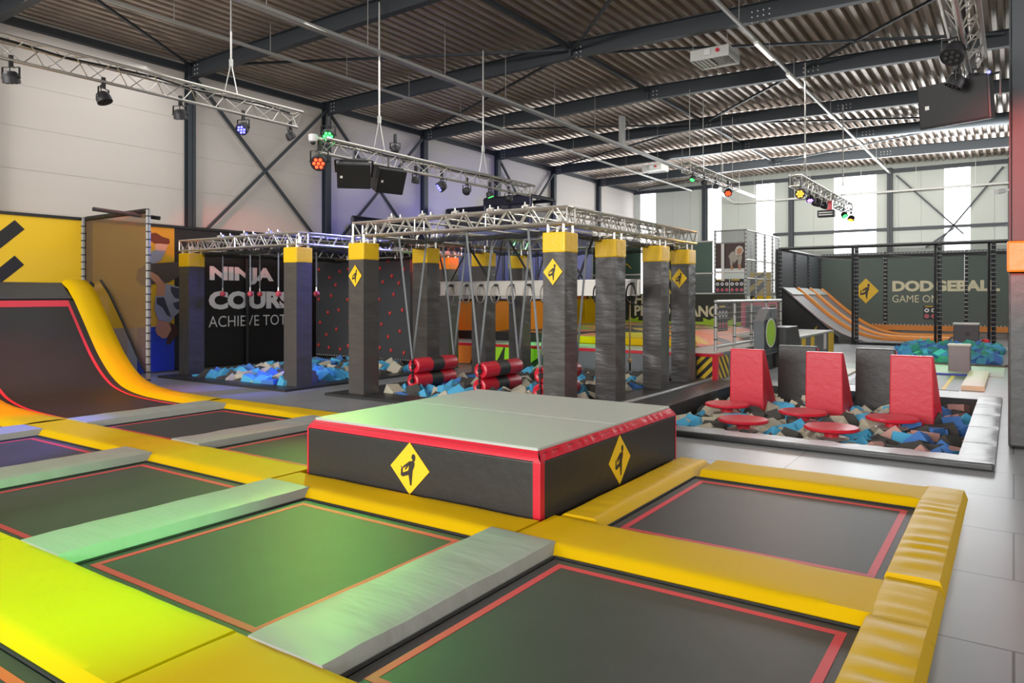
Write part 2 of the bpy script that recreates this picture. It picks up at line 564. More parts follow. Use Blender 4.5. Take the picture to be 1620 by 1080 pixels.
# corrugated steel roof deck, ribs running along the hall
def roof_z(x):
    return 8.62+.16*(1-abs(x+9.7)/9.7) if x < 0 else 8.62
mb = MB()
P = .285
x = XL
prof = []
while x < XR:
    for dx, dz in ((0, 0), (.10, 0), (.14, .13), (.245, .13)):
        prof.append((x+dx, roof_z(x)+dz))
    x += P
n = len(prof)
mb.add([(a, YB, b) for a, b in prof]+[(a, YE, b) for a, b in prof], [(i, n+i, n+i+1, i+1) for i in range(n-1)])
mb.box(XL-.2, XR+.2, YB, YE+.3, 8.98, 9.05)  # unseen slab added over the deck to keep outside light out
struct(mb.build('ceiling', 'galv', origin=(0, 0, 8.6)))

# left wall: horizontal sandwich panels with seams
mb = MB()
z = 0.0
while z < 8.6:
    z1 = min(z+1.0, 8.62)
    mb.box(XL-.1, XL, YB, YE, z+.006, z1-.006)
    z += 1.0
mb.box(XL-.12, XL-.012, YB, YE, 0, 9)
struct(mb.build('wall_left', 'panel', origin=(XL, 15, 0)))
# end wall with upright panels and translucent strips
WIN = [(-19.0, -18.0), (-14.72, -13.95), (-11.95, -10.95), (-7.87, -5.84), (-2.81, -1.73), (2.2, 3.2), (7.2, 8.2), (12.2, 13.2)]
mb = MB()
edges = [XL]+[e for w in WIN for e in w]+[XR]
for i in range(0, len(edges), 2):
    a, b = edges[i], edges[i+1]
    k = max(1, round((b-a)/1.0))
    for q in range(k):
        mb.box(a+(b-a)*q/k+.004, a+(b-a)*(q+1)/k-.004, YE, YE+.1, 0, 8.62)
for a, b in WIN:
    mb.box(a, b, YE, YE+.1, 0, 2.2)
    mb.box(a, b, YE, YE+.1, 8.3, 8.62)
mb.box(XL, XR, YE+.11, YE+.14, 0, 9).box(XL, XR, YE, YE+.11, 8.62, 9)
struct(mb.build('wall_end', 'panelend', origin=(0, YE, 0)))
for k, (a, b) in enumerate(WIN):
    struct(MB().box(a, b, YE+.02, YE+.06, 2.2, 8.3).build('window_%d' % (k+1), 'window'))
struct(MB().box(XR, XR+.1, YB, YE, 0, 9).build('wall_right', 'panel'))

def ibeam(mb, p0, p1, h, w, tf=.02, tw=.012, up=(0, 0, 1)):
    p0, p1, u = Vector(p0), Vector(p1), Vector(up)
    mb.bar(p0, p1, tw, h, up)
    mb.bar(p0+u*(h/2-tf/2), p1+u*(h/2-tf/2), w, tf, up)
    mb.bar(p0-u*(h/2-tf/2), p1-u*(h/2-tf/2), w, tf, up)

for k, y in enumerate(ROWS):
    mb = MB()
    ibeam(mb, (XL+.1, y, 8.35), (-9.7, y, 8.53), .42, .2)
    ibeam(mb, (-9.7, y, 8.53), (0, y, 8.4), .42, .2)
    ibeam(mb, (0, y, 8.4), (XR, y, 8.4), .42, .2)
    mb.box(-9.72, -9.68, y-.1, y+.1, 8.3, 8.74)
    o = struct(mb.build('roof_beam', 'steel', origin=(-9.7, y, 8.3)))
    b = MB()
    for bx, n in ((-9.55, 2), (-4.95, 4), (-19.0, 2)):
        for i in range(n):
            for dz in (-.12, 0, .12):
                b.cyl((bx+i*.13, y-.012, 8.44+dz-(.06 if bx > -6 else 0)-(.08 if bx < -15 else 0)), (bx+i*.13, y-.035, 8.44+dz-(.06 if bx > -6 else 0)-(.08 if bx < -15 else 0)), .018, 6)
    struct(b.build('beam_bolts', 'whitemetal', o))
    mb = MB()
    ibeam(mb, (XL+.14, y, 0), (XL+.14, y, 8.58), .22, .22, up=(1, 0, 0))
    struct(mb.build('column_left', 'steel'))
    if y > 11:
        mb = MB()
        ibeam(mb, (.1, y, 0), (.1, y, 8.3), .3, .28, up=(1, 0, 0))
        struct(mb.build('column_middle', 'steel'))
for x in (-14.89, -10.03, -5.2, -.1):
    mb = MB()
    ibeam(mb, (x, YE-.14, 0), (x, YE-.14, 8.5), .24, .24, up=(0, 1, 0))
    struct(mb.build('column_end', 'steel'))
struct(MB().bar((XL, YE-.1, 8.35), (XR, YE-.1, 8.35), .12, .2).build('trim_1', 'steel'))
struct(MB().bar((XL+.08, YB, 8.42), (XL+.08, YE, 8.42), .14, .18).build('trim_2', 'steel'))
struct(MB().bar((-11, YE-.12, 5.4), (XR, YE-.12, 5.4), .1, .14).build('trim_3', 'steel'))
def brace(name, p0, p1, w=.09):
    struct(MB().bar(p0, p1, w, w*.8).build(name, 'steel'))
for a, b in ((12.15, 16.85), (17.15, 21.85), (27.1, 31.8)):
    brace('wall_brace', (XL+.16, a, 8.2), (XL+.16, b, 3.6))
    brace('wall_brace', (XL+.2, a, 3.6), (XL+.2, b, 8.2))
brace('wall_brace', (-4.9, YE-.16, 8.1), (-2.0, YE-.16, 5.0))
brace('wall_brace', (-.4, YE-.16, 8.1), (-3.2, YE-.16, 4.4))
brace('wall_brace', (-3.6, YE-.2, 4.4), (-2.4, YE-.2, 5.3))
RZ = 8.6
for p0, p1 in (((-9.7, 12), (-9.7, 17)), ((-9.7, 17), (-9.7, 22)), ((-9.7, 7), (-9.7, 12)), ((-9.7, 22), (-9.7, 27)), ((-9.7, 27), (-9.7, 32)), ((-9.7, 32), (-9.7, 36.8))):
    struct(MB().bar((p0[0], p0[1]+.1, RZ), (p1[0], p1[1]-.1, RZ), .1, .1).build('roof_tie', 'steel'))
for p0, p1 in (((-16.6, 8.1), (-19.2, 12)), ((-19.2, 12), (-9.8, 16.8)), ((-9.7, 17), (-5, 12.1)), ((-9.7, 17), (-19.1, 22)), ((-19, 22), (-9.7, 27)), ((-9.7, 17.2), (-.2, 21.9)), ((-.2, 17.2), (-9.6, 26.8)),
               ((-9.7, 27), (-19, 31.8)), ((-9.6, 27), (-.3, 31.8)), ((-9.7, 36.7), (-19, 41.5)), ((-9.7, 36.7), (-.4, 32))):
    struct(MB().bar(p0+(8.5,), p1+(8.5,), .07, .06).build('roof_brace', 'steel'))

# ---- padded middle column beside the stool pit
t = thing('padded_column', 'dark padded hall column with an orange top band at the right edge beside the stool pit', 'column pad', (.3, 11.9, 0))
MB().box(-.06, .62, 11.62, 12.25, .02, 2.3).build('pad', 'black', t, bevel=.03)
MB().box(-.075, .635, 11.6, 12.27, 2.31, 2.72).build('top_band', 'orangepad', t, bevel=.03)
t2 = thing('column_cladding', 'tall smooth grey cladding on the hall column above the orange band', 'cladding', (.3, 11.95, 2.72))
MB().box(-.02, .56, 11.68, 12.2, 2.72, 8.2).build('sheet', 'steel', t2, bevel=.01)

# ---- cable tray and light lines under the roof
def rods(t, x, y0, y1, z, step):
    y = y0
    while y <= y1:
        MB().cyl((x, y, z), (x, y, 8.7), .008, 5).build('hanger_rod', 'galvpipe', t)
        y += step
t = thing('cable_tray', 'long galvanised cable tray hung on rods, nearest the middle of the roof', 'cable tray', (-11.5, 15, 7.3))
mb = MB()
mb.box(-11.58, -11.42, -2, 40, 7.3, 7.31).box(-11.59, -11.57, -2, 40, 7.3, 7.37).box(-11.43, -11.41, -2, 40, 7.3, 7.37)
mb.build('tray', 'galvpipe', t)
rods(t, -11.5, 3.5, 40, 7.3, 2.6)
MB().box(-11.56, -11.44, 23.6, 23.9, 7.31, 8.4).build('drop_duct', 'galvpipe', t)
def light_line(x, z, label, tubes, y0, y1):
    t = thing('light_line', label, 'light rail', (x, 15, z))
    MB().box(x-.035, x+.035, y0, y1, z, z+.06).build('rail', 'galvpipe', t)
    rods(t, x, y0+1, y1, z+.05, 2.5)
    for y in tubes:
        f = MB().box(x-.05, x+.05, y, y+1.5, z-.06, z).build('luminaire', 'whitemetal', t)
        MB().box(x-.042, x+.042, y+.03, y+1.47, z-.075, z-.06).build('diffuser', mat('lamp_diffuser', '#FFFFFF', .5, emit=.8, ecol='#FFF6E8'), f)
        light('luminaire_light', 'AREA', (x, y+.75, z-.09), 90, (1, .95, .88), (x, y+.75, 0), .1, 1.45)
light_line(-15.05, 7.92, 'thin light rail hung near the left wall', (-1, 3), -2, 40)
light_line(-5.1, 8.1, 'light rail with white tube lamps on the right half of the roof', (-1, 5.5, 12, 17.8, 20.8), -2, 41)
t = thing('wall_pipe', 'white pipe running along the top of the end wall', 'pipe', (-6.5, 41.3, 7.28))
MB().tube([(-13.3, 38.5, 7.9), (-13.3, 40.8, 7.5), (-13.1, 41.35, 7.3), (-12.6, 41.4, 7.26), (-.2, 41.4, 7.3)], .06, 8).build('pipe', 'whitemetal', t, smooth=True)
mb = MB()
for x in (-11.5, -9, -6.5, -4, -1.5):
    mb.cyl((x, 41.4, 7.3), (x, 41.4, 8.6), .012, 5)
mb.build('hangers', 'whitemetal', t)

def heater(x, y, z, label):
    t = thing('ceiling_heater', label, 'heater', (x, y, z))
    mb = MB()
    mb.box(x-.5, x+.5, y-.45, y-.42, z, z+.28).box(x-.5, x+.5, y+.42, y+.45, z, z+.28).box(x-.5, x-.47, y-.42, y+.42, z, z+.28).box(x+.47, x+.5, y-.42, y+.42, z, z+.28).box(x-.47, x+.47, y-.42, y+.42, z+.25, z+.28)
    mb.build('casing', 'heater', t)
    mb = MB()
    for i in range(6):
        mb.obox((x+.05+i*.07, y, z+.1), (.006, .4, .07), (0, .4, 0))
    mb.build('louvres', 'whitemetal', t)
    mb = MB()
    for i in range(4):
        mb.cyl((x-.4+i*.1, y-.38, z+.05), (x-.4+i*.1, y+.38, z+.05), .035, 8)
    mb.build('burner_tubes', 'whitemetal', t)
    MB().box(x-.12, x+.04, y-.5, y-.45, z+.08, z+.24).build('control_box', 'camwhite', t, bevel=.01)
    MB().cyl((x+.22, y-.45, z+.17), (x+.22, y-.5, z+.17), .05, 12).build('red_button', 'red', t)
    mb = MB()
    for dx in (-.45, .45):
        for dy in (-.4, .4):
            mb.cyl((x+dx, y+dy, z+.28), (x+dx, y+dy, 8.65), .008, 5)
    mb.build('hangers', 'whitemetal', t)
heater(-6.4, 18.7, 8.05, 'white gas heater with a red button hung under the right half of the roof')
heater(-14.4, 33.4, 8.05, 'small white gas heater hung far back under the left half of the roof')

# ================================================================== TRAMPOLINE FIELD
CX = {1: (-2.79, -.81), 2: (-5.64, -3.70), 3: (-8.49, -6.55), 4: (-11.34, -9.40), 5: (-14.2, -12.26)}
RY = {0: (-.28, 1.70), 1: (2.71, 4.69), 2: (5.71, 7.68)}
def trampoline(c, r, label, tape='tape'):
    x0, x1 = CX[c]
    y0, y1 = RY[r]
    t = thing('trampoline', label, 'trampoline', ((x0+x1)/2, (y0+y1)/2, 0), 'sunken trampolines')
    MB().box(x0-.16, x1+.16, y0-.16, y1+.16, .001, .004).build('spring_webbing', 'webbing', t)
    MB().sheet(lambda a, b: (x0-.08+(x1-x0+.16)*a, y0-.08+(y1-y0+.16)*b, .009-.0), 2, 2).build('bed', 'bed', t)
    w = .055
    def jit(p):
        return p
    mb = MB()
    for a in ((x0, x1, y0, y0+w), (x0, x1, y1-w, y1)):
        mb.box(a[0], a[1], a[2], a[3], .0095, .0115)
    for a in ((x0, x0+w, y0+w, y1-w), (x1-w, x1, y0+w, y1-w)):
        mb.box(a[0], a[1], a[2], a[3], .0095, .0115)
    mb.build('border_tape', tape, t)
    mb = MB()
    for yy in (y0-.1, y1+.1):
        mb.tube([(x0-.1, yy, .012), (x1+.1, yy, .012)], .012, 6)
    for xx in (x0-.1, x1+.1):
        mb.tube([(xx, y0-.1, .012), (xx, y1+.1, .012)], .012, 6)
    mb.build('edge_cord', 'webbing', t)
trampoline(1, 1, 'large trampoline at the bottom edge, in front of the long yellow pad')
trampoline(2, 1, 'trampoline in green light directly in front of the padded box')
trampoline(3, 1, 'dark trampoline left of the green-lit one, second from the box along the front row')
trampoline(4, 1, 'trampoline in blue light with a purple-looking border at the left edge')
trampoline(5, 1, 'trampoline mostly cut off at the far left edge beyond the blue-lit pad')
trampoline(1, 2, 'trampoline to the right of the padded box with glossy grey sheen')
trampoline(3, 2, 'trampoline half hidden behind the left side of the padded box')
trampoline(4, 2, 'trampoline in front of the dark curved ramp with faint red light spots')
trampoline(2, 0, 'trampoline in the bottom left corner with an orange-looking border', 'tapeo')

def beam_pad(x0, x1, y0, y1, label, h=.085):
    return pad('beam_pad', x0, x1, y0, y1, 'yellowX', label, h=h, slope=.075, wamp=.006, wsc=(2.2, 1.2), group='yellow pads between the trampoline rows')
# yellow pads between the front row and the row behind
Y1 = (4.8, 5.58)
beam_pad(-3.32, -.7, *Y1, 'long yellow pad between the bottom trampoline and the trampoline right of the box')
beam_pad(-6.42, -3.34, 4.8, 5.36, 'yellow pad running along the foot of the box front')
beam_pad(-9.28, -6.44, *Y1, 'yellow pad left of the box front, between two dark trampolines')
beam_pad(-12.14, -9.3, *Y1, 'yellow pad beside the blue-lit trampoline, in front of the dark curved ramp')
beam_pad(-6.55, -3.68, 1.79, 2.64, 'broad yellow pad in bright green light at the bottom left')
beam_pad(-9.4, -6.57, 1.79, 2.64, 'yellow pad cut by the left edge beyond the green-lit pad end')
beam_pad(-3.66, -.72, 1.79, 2.64, 'yellow pad at the bottom edge beside the foremost grey pad')
# yellow pads behind the second row
beam_pad(-2.86, -.7, 7.82, 8.5, 'yellow pad along the far side of the trampoline right of the box')
beam_pad(-12.14, -8.95, 7.8, 8.4, 'yellow pad on the far side behind the row, nearest the curved ramp')
beam_pad(-8.9, -6.45, 7.8, 8.4, 'yellow pad on the far side just left of the box back corner')
# grey pads between neighbours of the front row
for x, y0, y1, lab in ((-3.245, 2.56, 4.89, 'foremost grey pad, running up to the near corner of the box'),
                       (-6.1, 2.56, 4.89, 'grey pad in green light ending at the left corner of the box'),
                       (-8.955, 2.56, 4.89, 'grey pad at the left edge in front of the blue-lit trampoline'),
                       (-11.81, 2.56, 4.89, 'pad tinted blue-violet by light at the left edge')):
    pad('divider_pad', x-.34, x+.34, y0, y1, 'greypad', lab, h=.1, slope=.035, ends='x', wamp=.007, wsc=(1.2, 2.6), group='grey pads between trampolines')
for x, y0, y1, lab in ((-8.955, 5.5, 7.88, 'grey pad behind the yellow beam, left of the box'),
                       (-11.85, 5.5, 7.88, 'pad tinted pink and violet at the foot of the curved ramp')):
    pad('divider_pad', x-.34, x+.34, y0, y1, 'greypad', lab, h=.1, slope=.035, ends='x', wamp=.007, wsc=(1.2, 2.6), group='grey pads between trampolines')
pad('side_pad', -3.37, -2.88, 5.6, 8.35, 'yellowY', 'yellow pad along the right foot of the box', h=.085, slope=.1, ends='x', wamp=.004, wsc=(1.2, 3), ribs=.002, cat='pad')
# ribbed yellow border pads on the right
for y0, y1, lab, h in ((2.62, 4.78, 'ribbed yellow border pad at the right end of the bottom trampoline', .13),
                       (4.8, 5.58, 'short smooth yellow border pad where the long beam pad meets the right border', .105),
                       (5.6, 7.75, 'ribbed yellow border pad at the right end of the trampoline beside the box', .13),
                       (7.78, 8.5, 'short yellow corner pad at the far right corner of the trampolines', .105)):
    pad('border_pad', -.755, -.37, y0, y1, 'yellowY', lab, h=h-.02, slope=.035, ends='x', wamp=.003, wsc=(1.2, 3), ribs=.0055 if h > .11 else .0015, cat='pad', group='yellow border pads on the right')

# ================================================================== PADDED BOX
bx0, bx1, by0, by1 = -6.39, -3.38, 5.37, 8.46
t = thing('padded_box', 'large square padded box with pale mat top, red edges and yellow diamond signs', 'box', ((bx0+bx1)/2, (by0+by1)/2, 0))
xm, ym = (bx0+bx1)/2+.0, (by0+by1)/2
mb = MB()
mb.box(bx0+.03, bx1-.03, by0+.03, by1-.03, .0, .62)
mb.build('core', 'black', t)
for a, b in ((bx0+.012, xm-.004), (xm+.004, bx1-.07)):
    MB().box(a, b, by0, by0+.05, .03, .555).build('front_panel', 'black', t, bevel=.012)
for a, b in ((by0+.075, ym-.004), (ym+.004, by1-.012)):
    MB().box(bx1-.05, bx1, a, b, .03, .555).build('side_panel', 'black', t, bevel=.012)
MB().box(bx0, bx0+.05, by0+.01, by1, .03, .555).build('side_panel', 'black', t, bevel=.012)
MB().box(bx0, bx1, by1-.05, by1, .03, .555).build('rear_panel', 'black', t, bevel=.012)
MB().box(bx1-.075, bx1+.004, by0-.004, by0+.075, .02, .56).build('corner_strip', 'red', t, bevel=.01)
MB().box(bx0-.004, bx0+.02, by0-.004, by0+.02, .02, .56).build('corner_strip', 'red', t, bevel=.006)
MB().box(bx1-.02, bx1+.004, by1-.02, by1+.004, .02, .56).build('corner_strip', 'red', t, bevel=.006)
def edge_band(a, b, inn, name, m, creased=False):
    """chamfered red band from the outer edge a-b up to the inset top"""
    a, b, inn = Vector(a), Vector(b), Vector(inn)
    N = 60
    L = (b-a).length
    d = (b-a)/L
    def f(u, v):
        ins = .058*v
        p = a+d*(ins+(L-2*ins)*u)+inn*ins
        z = .56+.085*v
        q = p-inn*.012*math.sin(PI*v)
        k = (.003*math.sin(u*N*1.7+2*math.sin(u*23))+wr((u*L*4, v), .003, (1, 1), 3)) if creased else wr((u*L*4, v), .002, (1, 1), 5)
        return Vector((q.x, q.y, z))-inn*k*math.sin(PI*v)
    mb = MB().sheet(f, N*2, 4)
    mb.build(name, m, t, smooth='all')
edge_band((bx0, by0, 0), (bx1, by0, 0), (0, 1, 0), 'edge_band', 'red')
edge_band((bx1, by0, 0), (bx1, by1, 0), (-1, 0, 0), 'edge_band', 'redwr', True)
edge_band((bx0, by1, 0), (bx0, by0, 0), (1, 0, 0), 'edge_band', 'red')
edge_band((bx1, by1, 0), (bx0, by1, 0), (0, -1, 0), 'edge_band', 'red')
for a, b in ((by0+.055, ym-.002), (ym+.002, by1-.055)):
    MB().box(bx0+.055, bx1-.055, a, b, .6, .668).build('top_mat', 'mattop', t, bevel=.02, seg=3)
emblem(YM, (xm, by0-.002, .31), .255, t, ry=.255)
emblem(XP, (bx1+.002, ym+.0, .3), .25, t, ry=.255)

# ================================================================== CURVED RAMP AT THE LEFT
PRO = [(-12.16, .0), (-12.5, .0), (-13.0, .0), (-13.6, .012), (-14.1, .035), (-14.55, .085), (-15.0, .19), (-15.4, .39), (-15.78, .68), (-16.1, 1.0), (-16.42, 1.36), (-16.9, 1.9)]
def pro(u):
    """smooth point and normal along the ramp profile"""
    k = u*(len(PRO)-1)
    i = min(int(k), len(PRO)-2)
    f = k-i
    def P_(j):
        j = max(0, min(len(PRO)-1, j))
        return Vector((PRO[j][0], 0, PRO[j][1]))
    p0, p1, p2, p3 = P_(i-1), P_(i), P_(i+1), P_(i+2)
    def cr(f):
        return .5*((2*p1)+(p2-p0)*f+(2*p0-5*p1+4*p2-p3)*f*f+(3*p1-p0-3*p2+p3)*f**3)
    p = cr(f)
    d = (cr(min(1, f+.01))-cr(max(0, f-.01))).normalized()
    return p, Vector((d.z, 0, -d.x))*(1 if d.x < 0 else -1)
t = thing('ramp_trampoline', 'tall curved dark ramp trampoline with red border rising to the left wall', 'ramp', (-14.6, 6.7, 0))
def strip(y0, y1, off, u0=0, u1=1, nu=70, nv=4, wr_=0):
    def f(a, b):
        p, n_ = pro(u0+(u1-u0)*a)
        q = p+n_*off
        return Vector((q.x, y0+(y1-y0)*b, q.z+wr((p.x, b*1.5), wr_, (3, 2), 3)))
    return f
MB().sheet(strip(5.56, 7.83, .004), 70, 4).build('bed', 'rampbed', t, smooth='all')
for a, b in ((5.71, 5.77), (7.62, 7.68)):
    MB().sheet(strip(a, b, .009), 70, 1).build('border_tape', 'tape', t, smooth='all')
MB().sheet(strip(5.77, 7.62, .009, .972, 1), 3, 1).build('border_tape', 'tape', t)
def ramp_pad(y0, y1, m, u0=.0, u1=1.0, ext=True):
    mb = MB()
    N = 60
    sec = [(y0, .0), (y0+.07, .085), (y0+.2, .1), ((y0+y1)/2, .105), (y1-.2, .1), (y1-.05, .085), (y1, .0)]
    rows = []
    for i in range(N+1):
        p, n_ = pro(u0+(u1-u0)*i/N)
        rows.append([Vector((p.x+n_.x*h, y, p.z+n_.z*h+wr((p.x, y), .006, (4, 2), 9))) for y, h in sec])
    if ext:
        for xx, zz in ((-17.2, 2.16), (-17.5, 2.3)):
            rows.append([Vector((xx+h*.7, y, zz+h*.7)) for y, h in sec])
    k = len(sec)
    vs = [p for r in rows for p in r]
    fs = [(i*k+j, (i+1)*k+j, (i+1)*k+j+1, i*k+j+1) for i in range(len(rows)-1) for j in range(k-1)]
    mb.add(vs, fs)
    return mb.build('side_pad', m, t, smooth='all')
ramp_pad(7.8, 8.35, 'yellow')
ramp_pad(4.8, 5.58, 'yellow')
MB().add([(-16.95, 5.58, 1.95), (-16.95, 7.8, 1.95), (-17.45, 7.8, 2.3), (-17.45, 5.58, 2.3), (-17.0, 5.58, 1.85), (-17.0, 7.8, 1.85), (-17.5, 7.8, 2.2), (-17.5, 5.58, 2.2)],
         [(0, 3, 2, 1), (0, 1, 5, 4), (1, 2, 6, 5), (2, 3, 7, 6), (3, 0, 4, 7), (4, 5, 6, 7)]).build('top_pad', 'black', t, bevel=.03)
MB().box(-18.34, -17.46, 3.0, 8.5, 2.2, 2.295).build('landing', 'black', t)
mb = MB()
mb.box(-18.3, -17.4, 3.0, 8.3, .0, 2.2)
mb.build('support', 'black', t)

# safety net along the ramp
t = thing('ramp_side_net', 'tall brown-tinted side net on laced poles along the curved ramp', 'safety net', (-17, 8.72, 0))
NB = [(-18.38, 2.33), (-17.6, 2.36), (-17.2, 2.05), (-16.65, 1.45), (-16.2, .9), (-15.85, .5), (-15.6, .3)]
mb = MB()
pts = [(-18.38, 3.84), (-15.6, 3.86)]+[(a, b) for a, b in NB[::-1]]
mb.poly((0, 8.72, 0), (1, 0, 0), (0, 0, 1), (0, -1, 0), pts, .002)
mb.build('netting', 'nety', t)
def laced_pole(p0, p1, r, parent, m='galvpipe', step=.11, name='pole', tie='cable'):
    """net pole with a dark lacing tie every step, one mesh"""
    p0, p1 = Vector(p0), Vector(p1)
    L = (p1-p0).length
    prof, band = [(r, 0)], []
    k = step
    while k < L-.03:
        prof += [(r, k-.014), (r*1.22, k-.012), (r*1.22, k+.012), (r, k+.014)]
        band += [0, 1, 1, 1]
        k += step
    prof.append((r, L))
    band.append(0)
    n = 8
    o = MB().lathe(p0, prof, n, (p1-p0).normalized()).build(name, m, parent, smooth=True)
    o.data.materials.append(M[tie])
    for i, p in enumerate(o.data.polygons):
        if i < n*len(band) and band[i//n]:
            p.material_index = 1
    return o
laced_pole((-15.58, 8.72, 0), (-15.58, 8.72, 3.88), .05, t, 'poledark', step=.17)
laced_pole((-18.34, 8.68, 2.3), (-18.34, 8.68, 3.86), .05, t, 'poledark', step=.17)
MB().cyl((-18.28, 8.8, 2.3), (-18.28, 8.8, 3.86), .05, 10).build('foam_sleeve', 'blackmetal', t, smooth=True)
laced_pole((-18.34, 8.72, 3.84), (-15.58, 8.72, 3.86), .05, t, 'blackmetal', name='top_rail')
MB().cyl((-16.6, 8.05, 3.9), (-15.6, 9.0, 3.72), .045, 8).build('brace', 'blackmetal', t, smooth=True)
mb = MB()
for a, b in zip(NB[1:-1], NB[2:]):
    mb.cyl((a[0], 8.72, a[1]), (b[0], 8.72, b[1]), .035, 8)
mb.cyl((NB[-1][0], 8.72, NB[-1][1]), (-15.58, 8.72, .05), .035, 8)
mb.build('lower_rail', 'blackmetal', t, smooth=True)

# yellow wall above the ramp
t = thing('wall_padding', 'yellow wall panel with black diagonal bars above the curved ramp', 'wall panel', (-18.38, 6, 2.3))
MB().box(-18.4, -18.36, 2.5, 8.68, 2.3, 3.8).build('panel', 'sign', t)
for pts in ([(7.22, 3.69), (7.42, 3.5), (6.6, 2.72), (6.3, 2.82)], [(7.22, 2.9), (7.41, 2.7), (6.98, 2.31), (6.6, 2.31)]):
    MB().poly((-18.36, 0, 0), (0, 1, 0), (0, 0, 1), (1, 0, 0), pts, .006).build('bar', 'wall_dark', t)
MB().box(-18.42, -18.33, 2.5, 17, 3.8, 3.87).build('top_rail', 'blackmetal', t)

# mural with the upside-down jumper
t = thing('wall_mural', 'printed mural of a person in a grey shirt hanging upside down, on the left wall', 'mural', (-18.4, 10, 0))
MB().box(-18.42, -18.38, 8.72, 11.0, 1.2, 3.8).build('yellow_field', 'mural_y', t)
MB().box(-18.42, -18.38, 10.0, 11.0, .03, 1.2).build('blue_field', 'mural_b', t)
MB().box(-18.42, -18.38, 8.72, 9.75, .03, 1.2).build('pale_field', 'mural_g', t)
MB().box(-18.42, -18.381, 9.75, 10.0, .03, 1.2).build('grey_field', 'shirt', t)
MUR = [('shoes', 'sock', [(10.34, 3.62), (10.5, 3.64), (10.66, 3.55), (10.86, 3.5), (10.87, 3.39), (10.8, 3.35), (10.62, 3.37), (10.46, 3.35), (10.34, 3.43)]),
       ('ankles', 'shoe', [(10.48, 3.36), (10.82, 3.36), (10.76, 3.17), (10.46, 3.19)]),
       ('hair', 'hair', [(10.84, 1.31), (11.06, 1.22), (11.1, .99), (10.88, .73), (10.77, .72), (10.8, .92), (10.89, 1.09)]),
       ('face', 'skin', [(10.54, 1.4), (10.84, 1.33), (10.91, 1.11), (10.78, .9), (10.66, .89), (10.52, 1.0), (10.47, 1.11)]),
       ('lower_leg', 'shirt', [(10.34, 3.11), (10.46, 3.19), (10.76, 3.19), (10.62, 2.92), (10.46, 2.85), (10.34, 2.8)]),
       ('trousers', 'jeans', [(10.0, 2.67), (10.3, 2.83), (10.78, 2.88), (11.36, 2.94), (11.36, 2.71), (11.11, 2.51), (10.82, 2.36), (10.34, 2.3), (10.11, 2.26), (9.97, 2.41)]),
       ('arm', 'skin', [(10.3, 2.66), (10.54, 2.53), (10.73, 2.31), (10.75, 1.98), (10.49, 2.0), (10.52, 2.3), (10.3, 2.5)]),
       ('shirt', 'shirt', [(10.47, 1.99), (10.73, 2.01), (10.74, 2.33), (11.15, 2.23), (11.21, 1.63), (11.02, 1.49), (10.86, 1.3), (10.54, 1.39), (10.44, 1.66)]),
       ('shirt_fold', 'shirtd', [(10.88, 2.25), (11.16, 2.2), (11.19, 1.9), (11.0, 1.95), (10.9, 2.1)]),
       ('shirt_fold', 'shirtd', [(10.5, 1.95), (10.7, 1.97), (10.78, 1.75), (10.9, 1.44), (10.78, 1.5), (10.66, 1.7), (10.5, 1.8)]),
       ('shirt_fold', 'shirtd', [(10.94, 1.81), (11.19, 1.88), (11.21, 1.63), (11.04, 1.65)])]
fig = None
for k, (nm, m, pts) in enumerate(MUR):
    MB().poly((-18.38+.002*(k+1), 0, 0), (0, 1, 0), (0, 0, 1), (1, 0, 0), pts, .002).build(nm, m, t)
# ninja banner
t = thing('wall_banner', 'large black banner reading NINJA COURSE in white on the left wall', 'banner', (-18.4, 14, 0))
MB().box(-18.42, -18.385, 11.0, 17.0, .03, 3.8).build('sheet', 'wall_dark', t)
text('heading', 'NINJA', XP, (-18.38, 12.03, 2.33), 2.13, .5, 'white', t, bold=.055)
text('heading', 'COURSE', XP, (-18.38, 12.0, 1.62), 3.2, .52, 'white', t, bold=.055)
text('subheading', 'ACHIEVE TOTAL', XP, (-18.38, 12.0, 1.13), 3.1, .31, 'white', t, bold=-.004)
laced_pole((-18.3, 13.19, .05), (-18.3, 13.19, 3.8), .05, t, 'blackmetal')
MB().cyl((-18.3, 11.0, .08), (-18.3, 17, .08), .03, 6).build('lower_rail', 'blackmetal', t)

# ================================================================== PITS
def pit_liner(key, depth, parent, m='wall_dark', wall=True):
    a, b, c, d = PITS[key]
    mb = MB()
    e = .03
    mb.box(a-e, a, c, d, -depth, -.002).box(b, b+e, c, d, -depth, -.002).box(a, b, c-e, c, -depth, -.002).box(a, b, d, d+e, -depth, -.002).box(a, b, c, d, -depth-.03, -depth)
    return mb.build('liner', m, parent)
FOAM = {}
def foam_proto(m):
    if m not in FOAM:
        h = .145
        bm = bmesh.new()
        bmesh.ops.create_cube(bm, size=2*h)
        bmesh.ops.bevel(bm, geom=bm.edges[:], offset=.008, segments=1, affect='EDGES')
        me = bpy.data.meshes.new('foam_cube')
        bm.to_mesh(me)
        bm.free()
        me.materials.append(M[m])
        FOAM[m] = me
    return FOAM[m]
FN = {'fblue': 'light blue', 'fdark': 'charcoal', 'fbeige': 'beige', 'fnavy': 'mid blue', 'fpink': 'pink-lit', 'fgreen': 'teal'}
